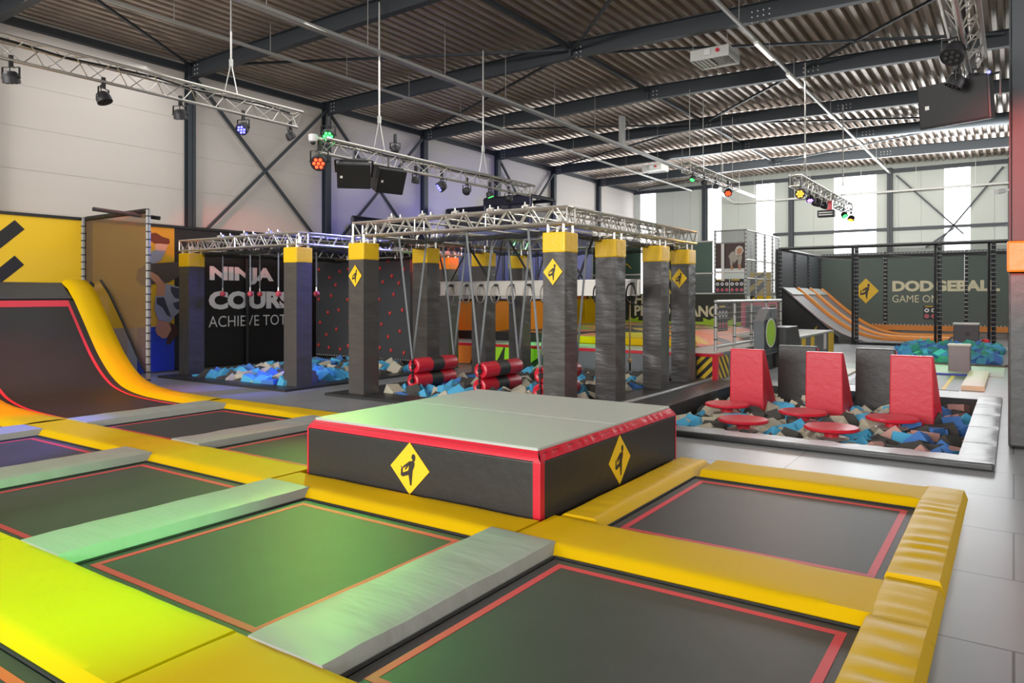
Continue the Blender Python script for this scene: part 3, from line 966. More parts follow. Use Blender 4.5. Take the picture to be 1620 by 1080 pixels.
def fill_foam(key, mix, count, level, where, step=.235, avoid=()):
    """the cubes that show largest as single objects, the rest of the pit as one object"""
    a, b, c, d = PITS[key]
    rnd = random.Random(hash(key) % 1 + len(key)*17+count)
    spots = []
    y = c+.14
    row = 0
    while y < d-.1:
        x = a+.14+(step/2 if row % 2 else 0)
        while x < b-.1:
            px, py = x+rnd.uniform(-.05, .05), y+rnd.uniform(-.05, .05)
            if not any(q[0] < px < q[1] and q[2] < py < q[3] for q in avoid):
                spots.append((px, py))
            x += step
        y += step*.86
        row += 1
    spots.sort(key=lambda p: p[0]**2+p[1]**2)
    rest = MB()
    groups = []
    for k, (x, y) in enumerate(spots):
        cols, wts = zip(*mix(x, y))
        m = rnd.choices(cols, wts)[0]
        rot = (rnd.uniform(-.8, .8), rnd.uniform(-.8, .8), rnd.uniform(0, 3))
        edge = min(x-a, b-x, y-c, d-y)
        z = level+rnd.uniform(-.09, .12)-(.06 if edge < .25 else 0)
        if k < count:
            o = bpy.data.objects.new('foam_cube', foam_proto(m))
            COL.objects.link(o)
            o.location = (x, y, z)
            o.rotation_euler = rot
            tag(o, '%s foam cube lying loose in the %s' % (FN[m], where), 'foam cube', '%s foam cubes in the %s' % (FN[m], where))
        else:
            groups.append((m, (x, y, z), rot))
    if groups:
        o = None
        mb = MB()
        ms = sorted({g[0] for g in groups})
        me = bpy.data.meshes.new('foam_cubes')
        idx = []
        for m, p, rot in groups:
            n = len(mb.f)
            mb.obox(p, (.142, .142, .142), rot)
            idx += [ms.index(m)]*(len(mb.f)-n)
        org = mb.base()
        me.from_pydata([v-org for v in mb.v], [], mb.f)
        for m in ms:
            me.materials.append(M[m])
        for p, i in zip(me.polygons, idx):
            p.material_index = i
        o = bpy.data.objects.new('foam_cubes', me)
        COL.objects.link(o)
        o.location = org
        tag(o, 'mass of remaining foam cubes towards the back of the %s' % where, 'foam cubes', kind='stuff')

# ---- stool pit
a, b, c, d = PITS['stools']
t = thing('stool_pit', 'foam pit with black and worn grey edging around red stools', 'foam pit', ((a+b)/2, (c+d)/2, 0))
pit_liner('stools', .75, t)
mb = MB().box(-5.95, -.18, 9.94, 10.02, .0, .085)
mb.build('front_roll', 'rim', t, bevel=.025)
def rim_f(u, v):
    x = -5.2+5.0*u
    return Vector((x, 10.0+.52*v+wr((x, v), .02, (3, 1), 4)*v, .085-.03*v+wr((x, v*2), .012, (4, 2), 8)))
MB().sheet(rim_f, 80, 5).build('front_edging', 'rimgrey', t, smooth='all')
for k in range(5):
    y0 = 10.02+k*1.37
    pad('edging_panel', -.555, -.175, y0, y0+1.36, 'rimgrey', None, t, h=.075, slope=.015, wamp=.004)
MB().box(-5.72, -5.1, 10.02, 16.9, .0, .045).build('left_edging', 'rim', t, bevel=.015)
mb = MB()
mb.tube([(-5.78, 10.1, .06), (-5.79, 12, .065), (-5.77, 14, .06), (-5.8, 16.6, .065)], .045, 8)
mb.build('left_roll', 'rimgrey', t, smooth='all')
def mix_stool(x, y):
    if x > -1.7:
        return [('fpink', 3), ('fnavy', 2), ('fdark', 3), ('fblue', 1)]
    return [('fblue', 3), ('fbeige', 3.6), ('fdark', 2.0)]
fill_foam('stools', mix_stool, 165, -.33, 'pit with the red stools', .275)

# ---- stools
for x, y, lab in ((-4.3, 13.2, 'left one of the back three round red stools'),
                  (-2.95, 13.05, 'middle one of the back three round red stools, in front of the middle red block'),
                  (-1.62, 13.2, 'right-hand round red stool in front of the right red block'),
                  (-3.55, 11.7, 'front left round red stool nearest the grey pit edge'),
                  (-2.25, 11.75, 'front right round red stool nearest the grey pit edge')):
    t = thing('round_stool', lab, 'stool', (x, y, -.75), 'round red stools in the foam pit')
    MB().lathe((x, y, .0), [(.36, 0), (.385, .012), (.39, .035), (.37, .055), (.2, .062), (.02, .062)], 40).build('seat', 'red', t, smooth=True)
    MB().lathe((x, y, -.75), [(.1, 0), (.1, .6), (.105, .72), (.16, .752)], 20).build('stem', 'red', t, smooth=True)
    MB().lathe((x, y, -.13), [(.24, 0), (.25, .015), (.22, .03), (.1, .035)], 28).build('collar', 'alubeam', t, smooth=True)

# ---- leaning blocks
def block(x0, x1, y, m, lab, side=None):
    t = thing('standing_block', lab, 'padded block', ((x0+x1)/2, y+.3, -.7), 'tapered standing blocks in the pit')
    mb = MB()
    tp, z1 = .16, .97
    vs = [(x0, y-.0, -.7), (x1+.0, y-.0, -.7), (x1+.14, y+.85, -.7), (x0-.0, y+.85, -.7), (x0+.02, y, z1), (x1-.02, y, z1), (x1-.02, y+tp, z1), (x0+.02, y+tp, z1)]
    mb.add(vs, [(3, 2, 1, 0), (4, 5, 6, 7), (0, 1, 5, 4), (1, 2, 6, 5), (2, 3, 7, 6), (3, 0, 4, 7)])
    mb.build('body', m, t, bevel=.02)
    if side:
        MB().add([(x1+.002, y+.02, -.6), (x1+.14, y+.8, -.6), (x1-.012, y+tp-.02, z1-.03), (x1-.012, y+.02, z1-.03),
                  (x1+.008, y+.02, -.6), (x1+.146, y+.8, -.6), (x1-.006, y+tp-.02, z1-.03), (x1-.006, y+.02, z1-.03)], [(0, 3, 2, 1), (4, 5, 6, 7), (0, 1, 5, 4), (1, 2, 6, 5), (2, 3, 7, 6), (3, 0, 4, 7)]).build('side_panel', side, t)
    mb = MB().box(x0+.03, x1-.03, y+.02, y+tp-.02, z1-.004, z1+.006)
    mb.build('top_edge', 'black' if m != 'red' else 'redwr', t)
    return t
block(-4.58, -3.92, 14.2, 'red', 'left red tapered block standing in the foam pit')
block(-3.18, -2.52, 14.2, 'red', 'middle red tapered block standing in the foam pit')
block(-1.79, -1.1, 14.2, 'red', 'right red tapered block standing in the foam pit')
block(-4.06, -3.27, 15.7, 'black', 'black tapered block behind the gap between the left and middle red blocks', 'red')
block(-2.58, -1.85, 15.7, 'black', 'black tapered block behind the gap between the middle and right red blocks', 'red')

# ---- pits under the truss frames
a, b, c, d = PITS['rollers']
t = thing('roller_pit', 'foam pit with dark edging under the hanging red rollers', 'foam pit', ((a+b)/2, (c+d)/2, 0))
pit_liner('rollers', .75, t)
mb = MB()
mb.box(-11.45, -5.95, 10.05, 10.73, .0, .05).box(-11.45, -10.58, 10.73, 16.9, 0, .05).box(-6.52, -5.95, 10.73, 16.9, 0, .05).box(-10.58, -6.52, 16.42, 16.9, 0, .05)
mb.build('edging', 'rim', t)
fill_foam('rollers', lambda x, y: [('fblue', 3), ('fdark', 3), ('fbeige', 2), ('fnavy', .6)], 66, -.04, 'pit under the red rollers', .275)
a, b, c, d = PITS['balls']
t = thing('ball_pit_edge', 'foam pit with dark edging under the hanging red balls', 'foam pit', ((a+b)/2, (c+d)/2, 0))
pit_liner('balls', .75, t)
mb = MB()
mb.box(-17.3, -12.5, 9.92, 10.33, .0, .05).box(-17.3, -16.62, 10.33, 15.0, 0, .05).box(-12.93, -12.5, 10.33, 15.0, 0, .05).box(-16.62, -12.93, 14.92, 15.0, 0, .05)
mb.build('edging', 'rim', t)
fill_foam('balls', lambda x, y: [('fblue', 3.4), ('fdark', 1.6), ('fbeige', 1.6), ('fnavy', 1.2)], 78, .0, 'pit in front of the ninja banner', .275)

# ================================================================== TRUSSES
def box_truss(name, p0, p1, w, parent, n=6, r=.025, m='alu', step=None):
    p0, p1 = Vector(p0), Vector(p1)
    d = (p1-p0)
    L = d.length
    d /= L
    up = Vector((0, 0, 1))
    sd = d.cross(up).normalized()
    h = w/2
    cs = [(-h, -h), (h, -h), (h, h), (-h, h)]
    mb = MB()
    for a, b in cs:
        o = sd*a+up*b
        mb.cyl(p0+o, p1+o, r, 8)
    K = max(2, round(L/(step or w*.9)))
    for q in range(4):
        a, b = cs[q], cs[(q+1) % 4]
        A = sd*a[0]+up*a[1]
        B = sd*b[0]+up*b[1]
        for k in range(K):
            t0, t1 = k/K*L, (k+1)/K*L
            u, v = (A, B) if (k+q) % 2 == 0 else (B, A)
            mb.cyl(p0+d*(t0+.02)+u, p0+d*(t1-.02)+v, r*.55, 6)
        for s_ in [0, .02]+[L*j/max(1, round(L/2)) for j in range(1, max(1, round(L/2)))]+[L-.02]:
            mb.cyl(p0+d*s_+A, p0+d*s_+B, r*.55, 6)
    return mb.build(name, m, parent, smooth=True)

def pillar(x1, y0, parent, logo=False, capm='cap', z1=3.06, w=.42):
    x0, y1 = x1-w, y0+w
    mb = MB()
    N = 26
    vs, fs = [], []
    sd = random.random()*90
    per = [(x0, y0), (x1, y0), (x1, y1), (x0, y1)]
    K = 8
    for i in range(N+1):
        z = .01+(z1-.34)*i/N
        for k in range(4):
            p, q = per[k], per[(k+1) % 4]
            nx, ny = ((0, -1), (1, 0), (0, 1), (-1, 0))[k]
            for j in range(K):
                f = j/K
                x, y = p[0]+(q[0]-p[0])*f, p[1]+(q[1]-p[1])*f
                g = 4*f*(1-f)
                dsp = g*(.014*noise.noise(Vector((f*1.2+k*5+sd, z*4.5, sd)))+.012*noise.noise(Vector((f*.8+k*7, z*11, sd+3)))*max(0, 1.4-z*.3))
                vs.append((x+nx*dsp, y+ny*dsp, z))
    R = 4*K
    for i in range(N):
        for j in range(R):
            fs.append((i*R+j, i*R+(j+1) % R, (i+1)*R+(j+1) % R, (i+1)*R+j))
    fs.append(tuple(N*R+j for j in range(R)))
    fs.append(tuple(R-1-j for j in range(R)))
    mb.add(vs, fs)
    p = mb.build('pillar', 'blackwr', parent, smooth=True)
    MB().box(x0-.012, x1+.012, y0-.012, y1+.012, z1-.34, z1).build('top_cap', capm, p, bevel=.03, seg=3)
    mb = MB()
    for dx in (.06, w-.06):
        for dy in (.06, w-.06):
            MB().cyl((x0+dx, y0+dy, z1-.01), (x0+dx, y0+dy, 3.22), .027, 8).build('post_tube', 'alu', p, smooth=True)
    mb.cyl((x0+.06, y0+.06, z1+.01), (x0+w-.06, y0+.06, 3.13), .011, 5)
    mb.cyl((x1-.06, y0+.06, z1+.01), (x1-.06, y1-.06, 3.13), .011, 5)
    mb.build('post_braces', 'alu', p, smooth=True)
    if logo:
        emblem(YM, (x0+w*.48, y0-.014, z1-.66), .185, p, name='emblem', ry=.22)
    return p

def roof_net(x0, x1, y0, y1, z, parent):
    def f(u, v):
        x, y = x0+(x1-x0)*u, y0+(y1-y0)*v
        return Vector((x, y, z-.10*math.sin(PI*u)*math.sin(PI*v)+wr((x, y), .04, (1.3, 1.3), 2)))
    MB().sheet(f, 30, 30).build('roof_net', 'netroof', parent, smooth='all')
    def rolled(p0, p1):
        pts = []
        for i in range(40):
            q = Vector(p0).lerp(Vector(p1), i/39)
            pts.append(q+Vector((wr((i*.7, 0), .02, (1, 1), 3), wr((i*.7, 4), .02, (1, 1), 5), -.06+wr((i*.5, 9), .03, (1, 1), 7))))
        return MB().tube(pts, .05, 6)
    for p0, p1 in (((x0, y0, z), (x1, y0, z)), ((x1, y0, z), (x1, y1, z)), ((x0, y1, z), (x1, y1, z)), ((x0, y0, z), (x0, y1, z))):
        rolled(p0, p1).build('net_edge', 'netroof', parent, smooth='all')
def cross_pipes(xs, y0, y1, z, parent):
    for x in xs:
        mb = MB().cyl((x, y0-.12, z), (x, y1+.12, z), .026, 8)
        for y in (y0, y0+.25, y1-.25, y1):
            mb.box(x-.045, x+.045, y-.03, y+.03, z-.05, z+.05)
            mb.cyl((x-.03, y, z+.05), (x-.03, y, z+.1), .014, 6)
        mb.build('cross_pipe', 'alu', parent, smooth=True)

# ---- frame over the rollers
t = thing('truss_frame', 'aluminium truss frame on padded pillars over the red rollers, nearer the box', 'truss frame', (-8.5, 13.3, 0))
BZ = 3.345
for y0, lg in ((10.42, True), (12.28, False), (14.42, False), (15.98, True)):
    pillar(-6.08, y0, t, lg)
for y0, lg in ((10.3, True), (12.2, False), (14.35, False), (15.96, False)):
    pillar(-10.6, y0, t, lg)
box_truss('truss_beam', (-11.08, 10.6, BZ), (-6.05, 10.6, BZ), .265, t)
box_truss('truss_beam', (-6.22, 10.75, BZ), (-6.22, 16.5, BZ), .265, t)
box_truss('truss_beam', (-10.85, 10.75, BZ), (-10.85, 16.5, BZ), .265, t)
box_truss('truss_beam', (-10.72, 16.32, BZ), (-6.36, 16.32, BZ), .265, t)
roof_net(-10.7, -6.4, 10.8, 16.2, 3.13, t)
cross_pipes((-10.1, -9.3, -8.5, -7.7, -6.95), 10.6, 16.3, BZ+.18, t)

# ---- frame with the hanging balls
t = thing('truss_frame', 'aluminium truss frame in blue light in front of the ninja banner', 'truss frame', (-14.8, 13, 0))
for x1, y0, cp in ((-12.73, 10.4, 'cap'), (-16.75, 10.4, 'cap'), (-12.73, 15.55, 'orangepad'), (-14.6, 15.75, 'cap'), (-16.75, 15.6, 'cap')):
    pillar(x1, y0, t, False, cp)
BZ2 = 3.25
box_truss('truss_beam', (-17.25, 10.58, BZ2), (-12.7, 10.58, BZ2), .25, t)
box_truss('truss_beam', (-12.87, 10.72, BZ2), (-12.87, 16.15, BZ2), .25, t)
box_truss('truss_beam', (-17.0, 10.72, BZ2), (-17.0, 16.15, BZ2), .25, t)
box_truss('truss_beam', (-16.86, 15.98, BZ2), (-13.0, 15.98, BZ2), .25, t)
roof_net(-16.8, -13.05, 10.8, 15.1, 3.1, t)
cross_pipes((-13.9, -14.8, -15.7), 10.6, 15.9, BZ2+.17, t)
for x, y, lab in ((-16.25, 11.0, 'leftmost red ball hanging on a strap before the ninja banner'),
                  (-15.15, 11.0, 'red ball hanging before the banner, front one of the left pair'),
                  (-16.4, 12.2, 'red ball hanging before the banner, back one of the left pair'),
                  (-14.1, 11.0, 'red ball hanging before the banner, front one of the right pair'),
                  (-15.3, 12.2, 'red ball hanging before the banner, back one of the right pair'),
                  (-14.45, 12.2, 'red ball half hidden behind the padded pillar in front of the climbing wall'),
                  (-13.2, 11.35, 'red ball on a blue-lit strap in front of the dark climbing wall')):
    t2 = thing('hanging_ball', lab, 'grip ball', (x, y, 1.98), 'red grip balls hanging on straps')
    MB().ball((x, y, 2.05), .07, 14, 9).build('ball', 'ball', t2, smooth='all')
    mb = MB().bar((x, y, 2.19), (x, y, 3.12), .045, .008, (0, 1, 0))
    mb.build('strap', 'strap', t2)
    MB().cyl((x, y, 2.11), (x, y, 2.2), .018, 8).build('clip', 'alu', t2)

# ---- climbing wall with red holds
t = thing('climbing_wall', 'dark climbing board dotted with small red holds behind the blue-lit frame', 'climbing wall', (-15.7, 15.25, .0))
MB().box(-17.7, -13.83, 15.2, 15.3, .2, 3.05).build('board', 'holdwall', t)
mb = MB()
def skirt(u, v):
    x = -17.7+3.85*u
    return Vector((x, 15.22+.03*math.sin(x*23)*v+wr((x, v), .04, (6, 1), 2)*v, .22-.2*v))
MB().sheet(skirt, 120, 4).build('skirt', 'wall_dark', t, smooth='all')
HOLDS = [(-14.66, 3.0), (-14.98, 2.79), (-14.51, 2.56), (-14.06, 2.75), (-14.86, 2.4), (-14.24, 2.36), (-14.44, 2.04), (-15.0, 1.9), (-14.11, 1.6), (-14.58, 1.51), (-14.91, 1.19), (-14.2, 1.01), (-14.65, .84), (-14.98, .52), (-14.54, .46), (-14.05, .41), (-17.55, 2.8), (-16.64, 2.73), (-16.27, 2.79), (-17.07, 2.55), (-16.81, 2.33), (-17.01, 2.01), (-17.56, 1.9), (-16.3, 1.89), (-16.68, 1.58), (-17.15, 1.5), (-17.5, 1.19), (-16.22, 1.21), (-16.78, 1.0), (-17.22, .83), (-17.57, .5), (-17.11, .44), (-16.62, .41), (-16.28, .52), (-15.6, 2.3), (-15.75, 1.5), (-15.5, .8)]
for x, z in HOLDS:
    MB().ball((x, 15.19, z), .047, 8, 6, (1, .8, 1.25)).build('hold', 'hold', t, smooth='all')
mb = MB()
for i in range(40):
    mb.box(-17.65+i*.096, -17.63+i*.096, 15.185, 15.2, .2, .225)
mb.build('lacing', 'white', t)
t = thing('dark_curtain', 'dark red-lit curtain panel beyond the climbing wall', 'curtain', (-15.5, 17.0, 0))
def cur(u, v):
    x = -17.4+3.6*u
    return Vector((x, 16.9+.05*math.sin(x*6), .02+3.1*v))
MB().sheet(cur, 90, 3).build('cloth', 'black', t, smooth='all')

# ---- hanging rollers
for x, lab in ((-10.05, 'left pair of red rollers with black middle bands on grey straps'),
               (-8.36, 'middle pair of red rollers with black middle bands on grey straps'),
               (-7.0, 'right pair of red rollers partly hidden behind the nearest padded pillar')):
    ya, yb = 11.15, 12.42
    t = thing('hanging_rollers', lab, 'roller', (x, (ya+yb)/2, .1), 'pairs of hanging red rollers')
    for z, ox in ((.58, 0), (.27, -.03)):
        L = yb-ya
        r = .155
        cy = MB()
        cy.lathe((x+ox, ya, z), [(r*.3, .03), (r*.72, .0), (r*.95, .012), (r, .04), (r, L-.04), (r*.95, L-.012), (r*.72, L), (r*.3, L-.03)], 28, (0, 1, 0))
        ro = cy.build('roller', 'red', t, smooth=True)
        MB().lathe((x+ox, ya+L*.36, z), [(r*1.012, 0), (r*1.012, L*.28)], 28, (0, 1, 0)).build('black_band', 'black', ro, smooth=True)
        for yy in (ya-.03, yb+.0):
            MB().cyl((x+ox, yy, z), (x+ox, yy+.035, z), .045, 10).build('end_bolt', 'blackmetal', ro, smooth=True)
    for yy, s_ in ((ya-.03, 1), (yb+.03, 1)):
        mb = MB().bar((x, yy, .25), (x, yy, .74), .02, .02)
        for k in range(6):
            mb.box(x-.02, x+.02, yy-.02, yy+.02, .3+k*.07, .33+k*.07)
        mb.build('chain', 'blackmetal', t)
        for dy in (-.42, .42):
            MB().bar((x, yy, .7), (x+.02, yy+dy, 3.2), .045, .008, (0, 1, 0)).build('strap', 'strap', t)

# ---- ring beam with shackles
t = thing('ring_beam', 'aluminium beam with hanging oval rings across the truss frame', 'ring beam', (-8.6, 13.4, 2.0))
bm_ = MB().box(-11.2, -6.12, 13.36, 13.5, 2.02, 2.32)
bm_.build('beam', 'alubeam', t, bevel=.012)
MB().box(-11.22, -6.1, 13.34, 13.37, 2.31, 2.335).box(-11.22, -6.1, 13.34, 13.37, 2.005, 2.03).build('flanges', 'alu', t)
RX = (-10.85, -10.38, -9.97, -9.56, -9.13, -8.68, -8.25, -7.6, -6.98, -6.25)
for x in RX:
    pts = []
    for i in range(20):
        an = 2*PI*i/20
        pts.append((x+.09*math.cos(an)*.8, 13.3+.06*math.cos(an), 2.04+.2*math.sin(an)))
    MB().tube(pts, .017, 7, True).build('ring', 'blackmetal' if x > -7.3 else 'ringmetal', t, smooth='all')
    MB().cyl((x+.02, 13.37, 2.24), (x+.02, 13.27, 2.24), .03, 8).build('ring_bolt', 'blackmetal', t)
for xa, xb in ((-10.4, -9.77), (-9.2, -8.63), (-11.3, -11.05), (-7.1, -7.5)):
    MB().bar((xa, 13.35, 3.22), (xb, 13.4, 2.34), .05, .012, (0, 1, 0)).build('support_strap', 'strapb', t)
    MB().bar((xa+(.9 if xb > xa else -.9), 13.5, 3.22), (xb+.1, 13.45, 2.34), .035, .01, (0, 1, 0)).build('support_strap', 'strapb', t)
for x, z0, lab in ((-9.0, .95, 'thin rope hanging behind the middle pillars, left one of the back pair'), (-8.75, .95, 'thin rope hanging behind the middle pillars, right one of the back pair'),
                   (-6.98, .85, 'knotted rope hanging between the nearest and second right-hand pillars'), (-6.27, .72, 'knotted rope hanging between the second and third right-hand pillars')):
    yy = 13.3 if x > -7.5 else 14.6
    t2 = thing('climbing_rope', lab, 'rope', (x, yy, z0-.2), 'ropes hanging from the ring beam')
    MB().cyl((x, yy, z0), (x, yy, 1.9 if yy < 14 else 3.1), .016, 8).build('rope', 'rope', t2, smooth=True)
    MB().ball((x, yy, z0), .045, 10, 7).build('knot', 'rope', t2, smooth='all')
    MB().cyl((x, yy, z0-.2), (x, yy, z0-.02), .02, 8).build('tip', 'strapb', t2, smooth=True)

# ================================================================== LIGHTING TRUSSES AND FIXTURES
def tri_truss(p0, p1, w, parent, m='alu', down=True):
    """triangular truss: two chords on top, one below"""
    p0, p1 = Vector(p0), Vector(p1)
    d = p1-p0
    L = d.length
    d /= L
    up = Vector((0, 0, 1))
    sd = d.cross(up).normalized()
    cs = [sd*(-w/2)+up*w*.43, sd*(w/2)+up*w*.43, up*(-w*.43)]
    mb = MB()
    for c in cs:
        mb.cyl(p0+c, p1+c, .032, 8)
    K = max(2, round(L/(w*.95)))
    for a, b in ((0, 1), (1, 2), (2, 0)):
        for k in range(K):
            u, v = (cs[a], cs[b]) if k % 2 else (cs[b], cs[a])
            mb.cyl(p0+d*(k/K*L+.015)+u, p0+d*((k+1)/K*L-.015)+v, .01, 5)
        for e in (.01, L-.01):
            mb.cyl(p0+d*e+cs[a], p0+d*e+cs[b], .012, 5)
    return mb.build('truss', m, parent, smooth=True)

def hoist(x, y, z, parent):
    mb = MB().cyl((x, y, z+.75), (x, y, 8.5), .022, 6)
    mb.build('hanging_pole', 'galvpipe', parent)
    mb = MB().cyl((x, y, z+.72), (x-.02, y-.16, z), .012, 5).cyl((x, y, z+.72), (x+.02, y+.16, z), .012, 5).box(x-.03, x+.03, y-.03, y+.03, z+.62, z+.78)
    mb.build('sling', 'galvpipe', parent)

def lens_mat(name, col, e):
    return mat(name, '#101010', .3, emit=e, ecol=col)
LENS = {'green': ('#30FF50', (.1, 1, .15)), 'blue': ('#5050FF', (.12, .14, 1)), 'red': ('#FF3418', (1, .05, .02)), 'orange': ('#FF9A20', (1, .4, .05)), 'white': ('#FFFFFF', (1, 1, 1)), 'violet': ('#9060FF', (.4, .15, 1))}
LM = {k: lens_mat('lit_lens_'+k, v[0], 8) for k, v in LENS.items()}
def par(x, y, z, target, label, colour=None, power=0, spot=40, r=.13, hang=True, group='stage lamps on the trusses', blend=.6):
    """can lamp with yoke, cooling back and a ring of small lenses; z is the lens-body centre"""
    t = thing('par_lamp', label, 'stage lamp', (x, y, z), group)
    c = Vector((x, y, z))
    d = (Vector(target)-c).normalized()
    L = r*1.5
    MB().lathe(c-d*L*.55, [(r*.55, 0), (r*.8, L*.12), (r*.98, L*.45), (r, L*.5), (r*1.03, L), (r*.92, L*1.02), (r*.9, L*.96)], 18, d).build('body', 'plastic', t, smooth=True)
    u = d.cross(Vector((0, 0, 1)))
    u = u.normalized() if u.length > .1 else Vector((1, 0, 0))
    v = u.cross(d)
    face = c+d*(L*.43)
    mb = MB()
    for i in range(7):
        o = Vector((0, 0, 0)) if i == 6 else (u*math.cos(i*PI/3)+v*math.sin(i*PI/3))*r*.55
        mb.lathe(face+o, [(r*.2, 0), (r*.2, .012), (r*.1, .018)], 10, d)
    mb.build('lenses', LM[colour] if colour else 'lensoff', t, smooth=True)
    w = Vector((u.x, u.y, 0)).normalized()*(r*1.1)
    top = Vector((0, 0, r*1.35))
    MB().bar(c+w, c+w+top, .03, .01).bar(c-w, c-w+top, .03, .01).bar(c+w+top, c-w+top, .03, .01).cyl(c+w*1.15, c-w*1.15, .012, 6).build('yoke', 'blackmetal', t)
    MB().box(x-.025, x+.025, y-.03, y+.03, z+r*1.35, z+r*1.35+.2).build('clamp', 'blackmetal', t)
    MB().tube([c-d*L*.5, c-d*L*.8+Vector((0, 0, .1)), c+top*.9+w*.4, c+top+Vector((0, 0, .12))], .01, 5).build('lead', 'cable', t)
    if colour and power:
        light('stage_light_'+colour, 'SPOT', face+d*.04, power, LENS[colour][1], target, spot=spot, blend=blend, radius=.1)
    return t

def speaker(c, face, label, w=.7, h=.54, dp=.5, led=False):
    t = thing('hung_speaker', label, 'speaker', c)
    c = Vector(c)
    n = Vector(face).normalized()
    u = Vector((0, 0, 1)).cross(n).normalized()
    v = n.cross(u)
    pts = [(-w/2, -h/2), (w/2, -h/2), (w/2, h/2), (-w/2, h/2)]
    mb = MB()
    vs = [c+u*a+v*b+n*dp/2 for a, b in pts]+[c+u*a*.72+v*b*.92-n*dp/2 for a, b in pts]
    mb.add(vs, [(0, 1, 2, 3), (7, 6, 5, 4), (4, 5, 1, 0), (5, 6, 2, 1), (6, 7, 3, 2), (7, 4, 0, 3)])
    mb.build('cabinet', 'plastic', t, bevel=.02)
    vs = [c+u*a*.94+v*b*.9+n*(dp/2+k) for k in (.002, .014) for a, b in pts]
    MB().add(vs, [(3, 2, 1, 0), (4, 5, 6, 7), (0, 1, 5, 4), (1, 2, 6, 5), (2, 3, 7, 6), (3, 0, 4, 7)]).build('grille', 'blackmetal', t)
    q = c+u*(-w*.36)+v*(h*-.02)+n*(dp/2+.014)
    MB().poly(q, u, v, n, [(-.025, -.025), (.025, -.025), (.025, .025), (-.025, .025)], .004).build('badge', 'whitemetal', t)
    top = c+v*h/2
    MB().bar(top-u*w*.55, top+u*w*.55, .04, .02).bar(top-u*w*.55, c-u*w*.53, .04, .02).bar(top+u*w*.55, c+u*w*.53, .04, .02).cyl(top, top+Vector((0, 0, .22)), .02, 6).build('bracket', 'blackmetal', t)
    if led:
        MB().ball(c+u*w*.5+v*h*.5+n*dp*.5, .02, 8, 6).build('indicator', LM['blue'], t)
    return t

# first truss, top left
t = thing('lighting_truss', 'triangular lighting truss at the top left with black lamps', 'lighting truss', (-13.74, 6, 6.1))
tri_truss((-13.74, -2, 6.08), (-13.74, 11.25, 6.08), .38, t)
hoist(-13.74, 9.5, 6.25, t)
hoist(-13.74, 2.0, 6.25, t)
mb = MB().tube([(-13.7, -1+.8*i, 6.2+.03*math.sin(i*1.9)) for i in range(16)], .02, 6)
mb.build('cable_run', 'cable', t)
par(-13.74, 5.35, 5.62, (-14.5, 6.5, 0), 'unlit black stage lamp at the far left end of the top left truss')
par(-13.74, 6.85, 5.62, (-12.4, 7.6, 2), 'unlit black stage lamp with visible lenses, second on the top left truss')
par(-13.74, 8.35, 5.62, (-14.5, 9.5, 0), 'unlit black stage lamp just left of the first tall column, on the top left truss')
par(-13.74, 9.8, 5.63, (-11.5, 3.4, 0), 'stage lamp glowing blue on the top left truss', 'blue', 5000, 30)
par(-13.74, 11.05, 5.68, (-13, 12.8, 3), 'unlit stage lamp at the inner end of the top left truss', r=.11)
# second truss
t = thing('lighting_truss', 'triangular lighting truss above the frames carrying two speakers', 'lighting truss', (-11.6, 14, 5.0))
tri_truss((-11.6, 10.1, 5.04), (-11.6, 17.9, 5.04), .32, t)
hoist(-11.6, 11.75, 5.2, t)
hoist(-11.6, 15.6, 5.2, t)
MB().tube([(-11.58, 10.4+.8*i, 5.16+.02*math.sin(i*2.1)) for i in range(9)], .018, 6).build('cable_run', 'cable', t)
par(-11.6, 10.28, 5.3, (-5.6, 4.2, 0), 'stage lamp glowing bright green on top of the truss with speakers', 'green', 2300, 38, blend=.8)
par(-11.6, 10.05, 4.72, (-8.5, 6, 1.5), 'stage lamp glowing red at the near end of the truss with speakers', 'red', 350, 40, r=.16)
par(-11.6, 12.25, 5.34, (-19.4, 20.6, 4.5), 'black lamp sitting on top of the truss above the right speaker', 'blue', 1500, 44, blend=1, r=.1)
par(-11.6, 12.95, 4.72, (-12.5, 13, 0), 'unlit lamp right of the two speakers, nearest to them', r=.1)
par(-11.6, 13.9, 4.7, (-13.8, 11.0, 2.2), 'stage lamp glowing blue right of the two speakers', 'blue', 2300, 58)
par(-11.6, 14.9, 4.7, (-15.6, 17.0, 1.7), 'dark lamp between the blue and green lamps of the truss with speakers', 'red', 700, 48, r=.1)
par(-11.6, 15.9, 4.72, (-10.5, 17.5, 0), 'stage lamp glowing green over the black cage', 'green', 700, 48, r=.1)
par(-11.6, 16.8, 4.72, (-16, 23, 3.2), 'small lamp at the far end of the truss with speakers', 'blue', 1500, 70, r=.1)
t = thing('dome_camera', 'small white dome camera at the near end of the truss with speakers', 'camera', (-11.6, 9.9, 5.1))
MB().lathe((-11.62, 9.9, 5.08), [(.03, 0), (.08, .03), (.09, .09), (.09, .16), (.05, .17)], 16).build('housing', 'camwhite', t, smooth=True)
MB().ball((-11.62, 9.9, 5.09), .055, 12, 8).build('dome', 'plastic', t, smooth='all')
MB().bar((-11.62, 9.92, 5.2), (-11.6, 10.15, 5.18), .05, .05).build('arm', 'camwhite', t)
speaker((-11.5, 10.9, 4.6), (.75, -.75, -.55), 'left one of the two black speakers under the truss, tilted towards the box')
speaker((-11.45, 11.8, 4.58), (.9, -.2, -.35), 'right one of the two black speakers under the truss')
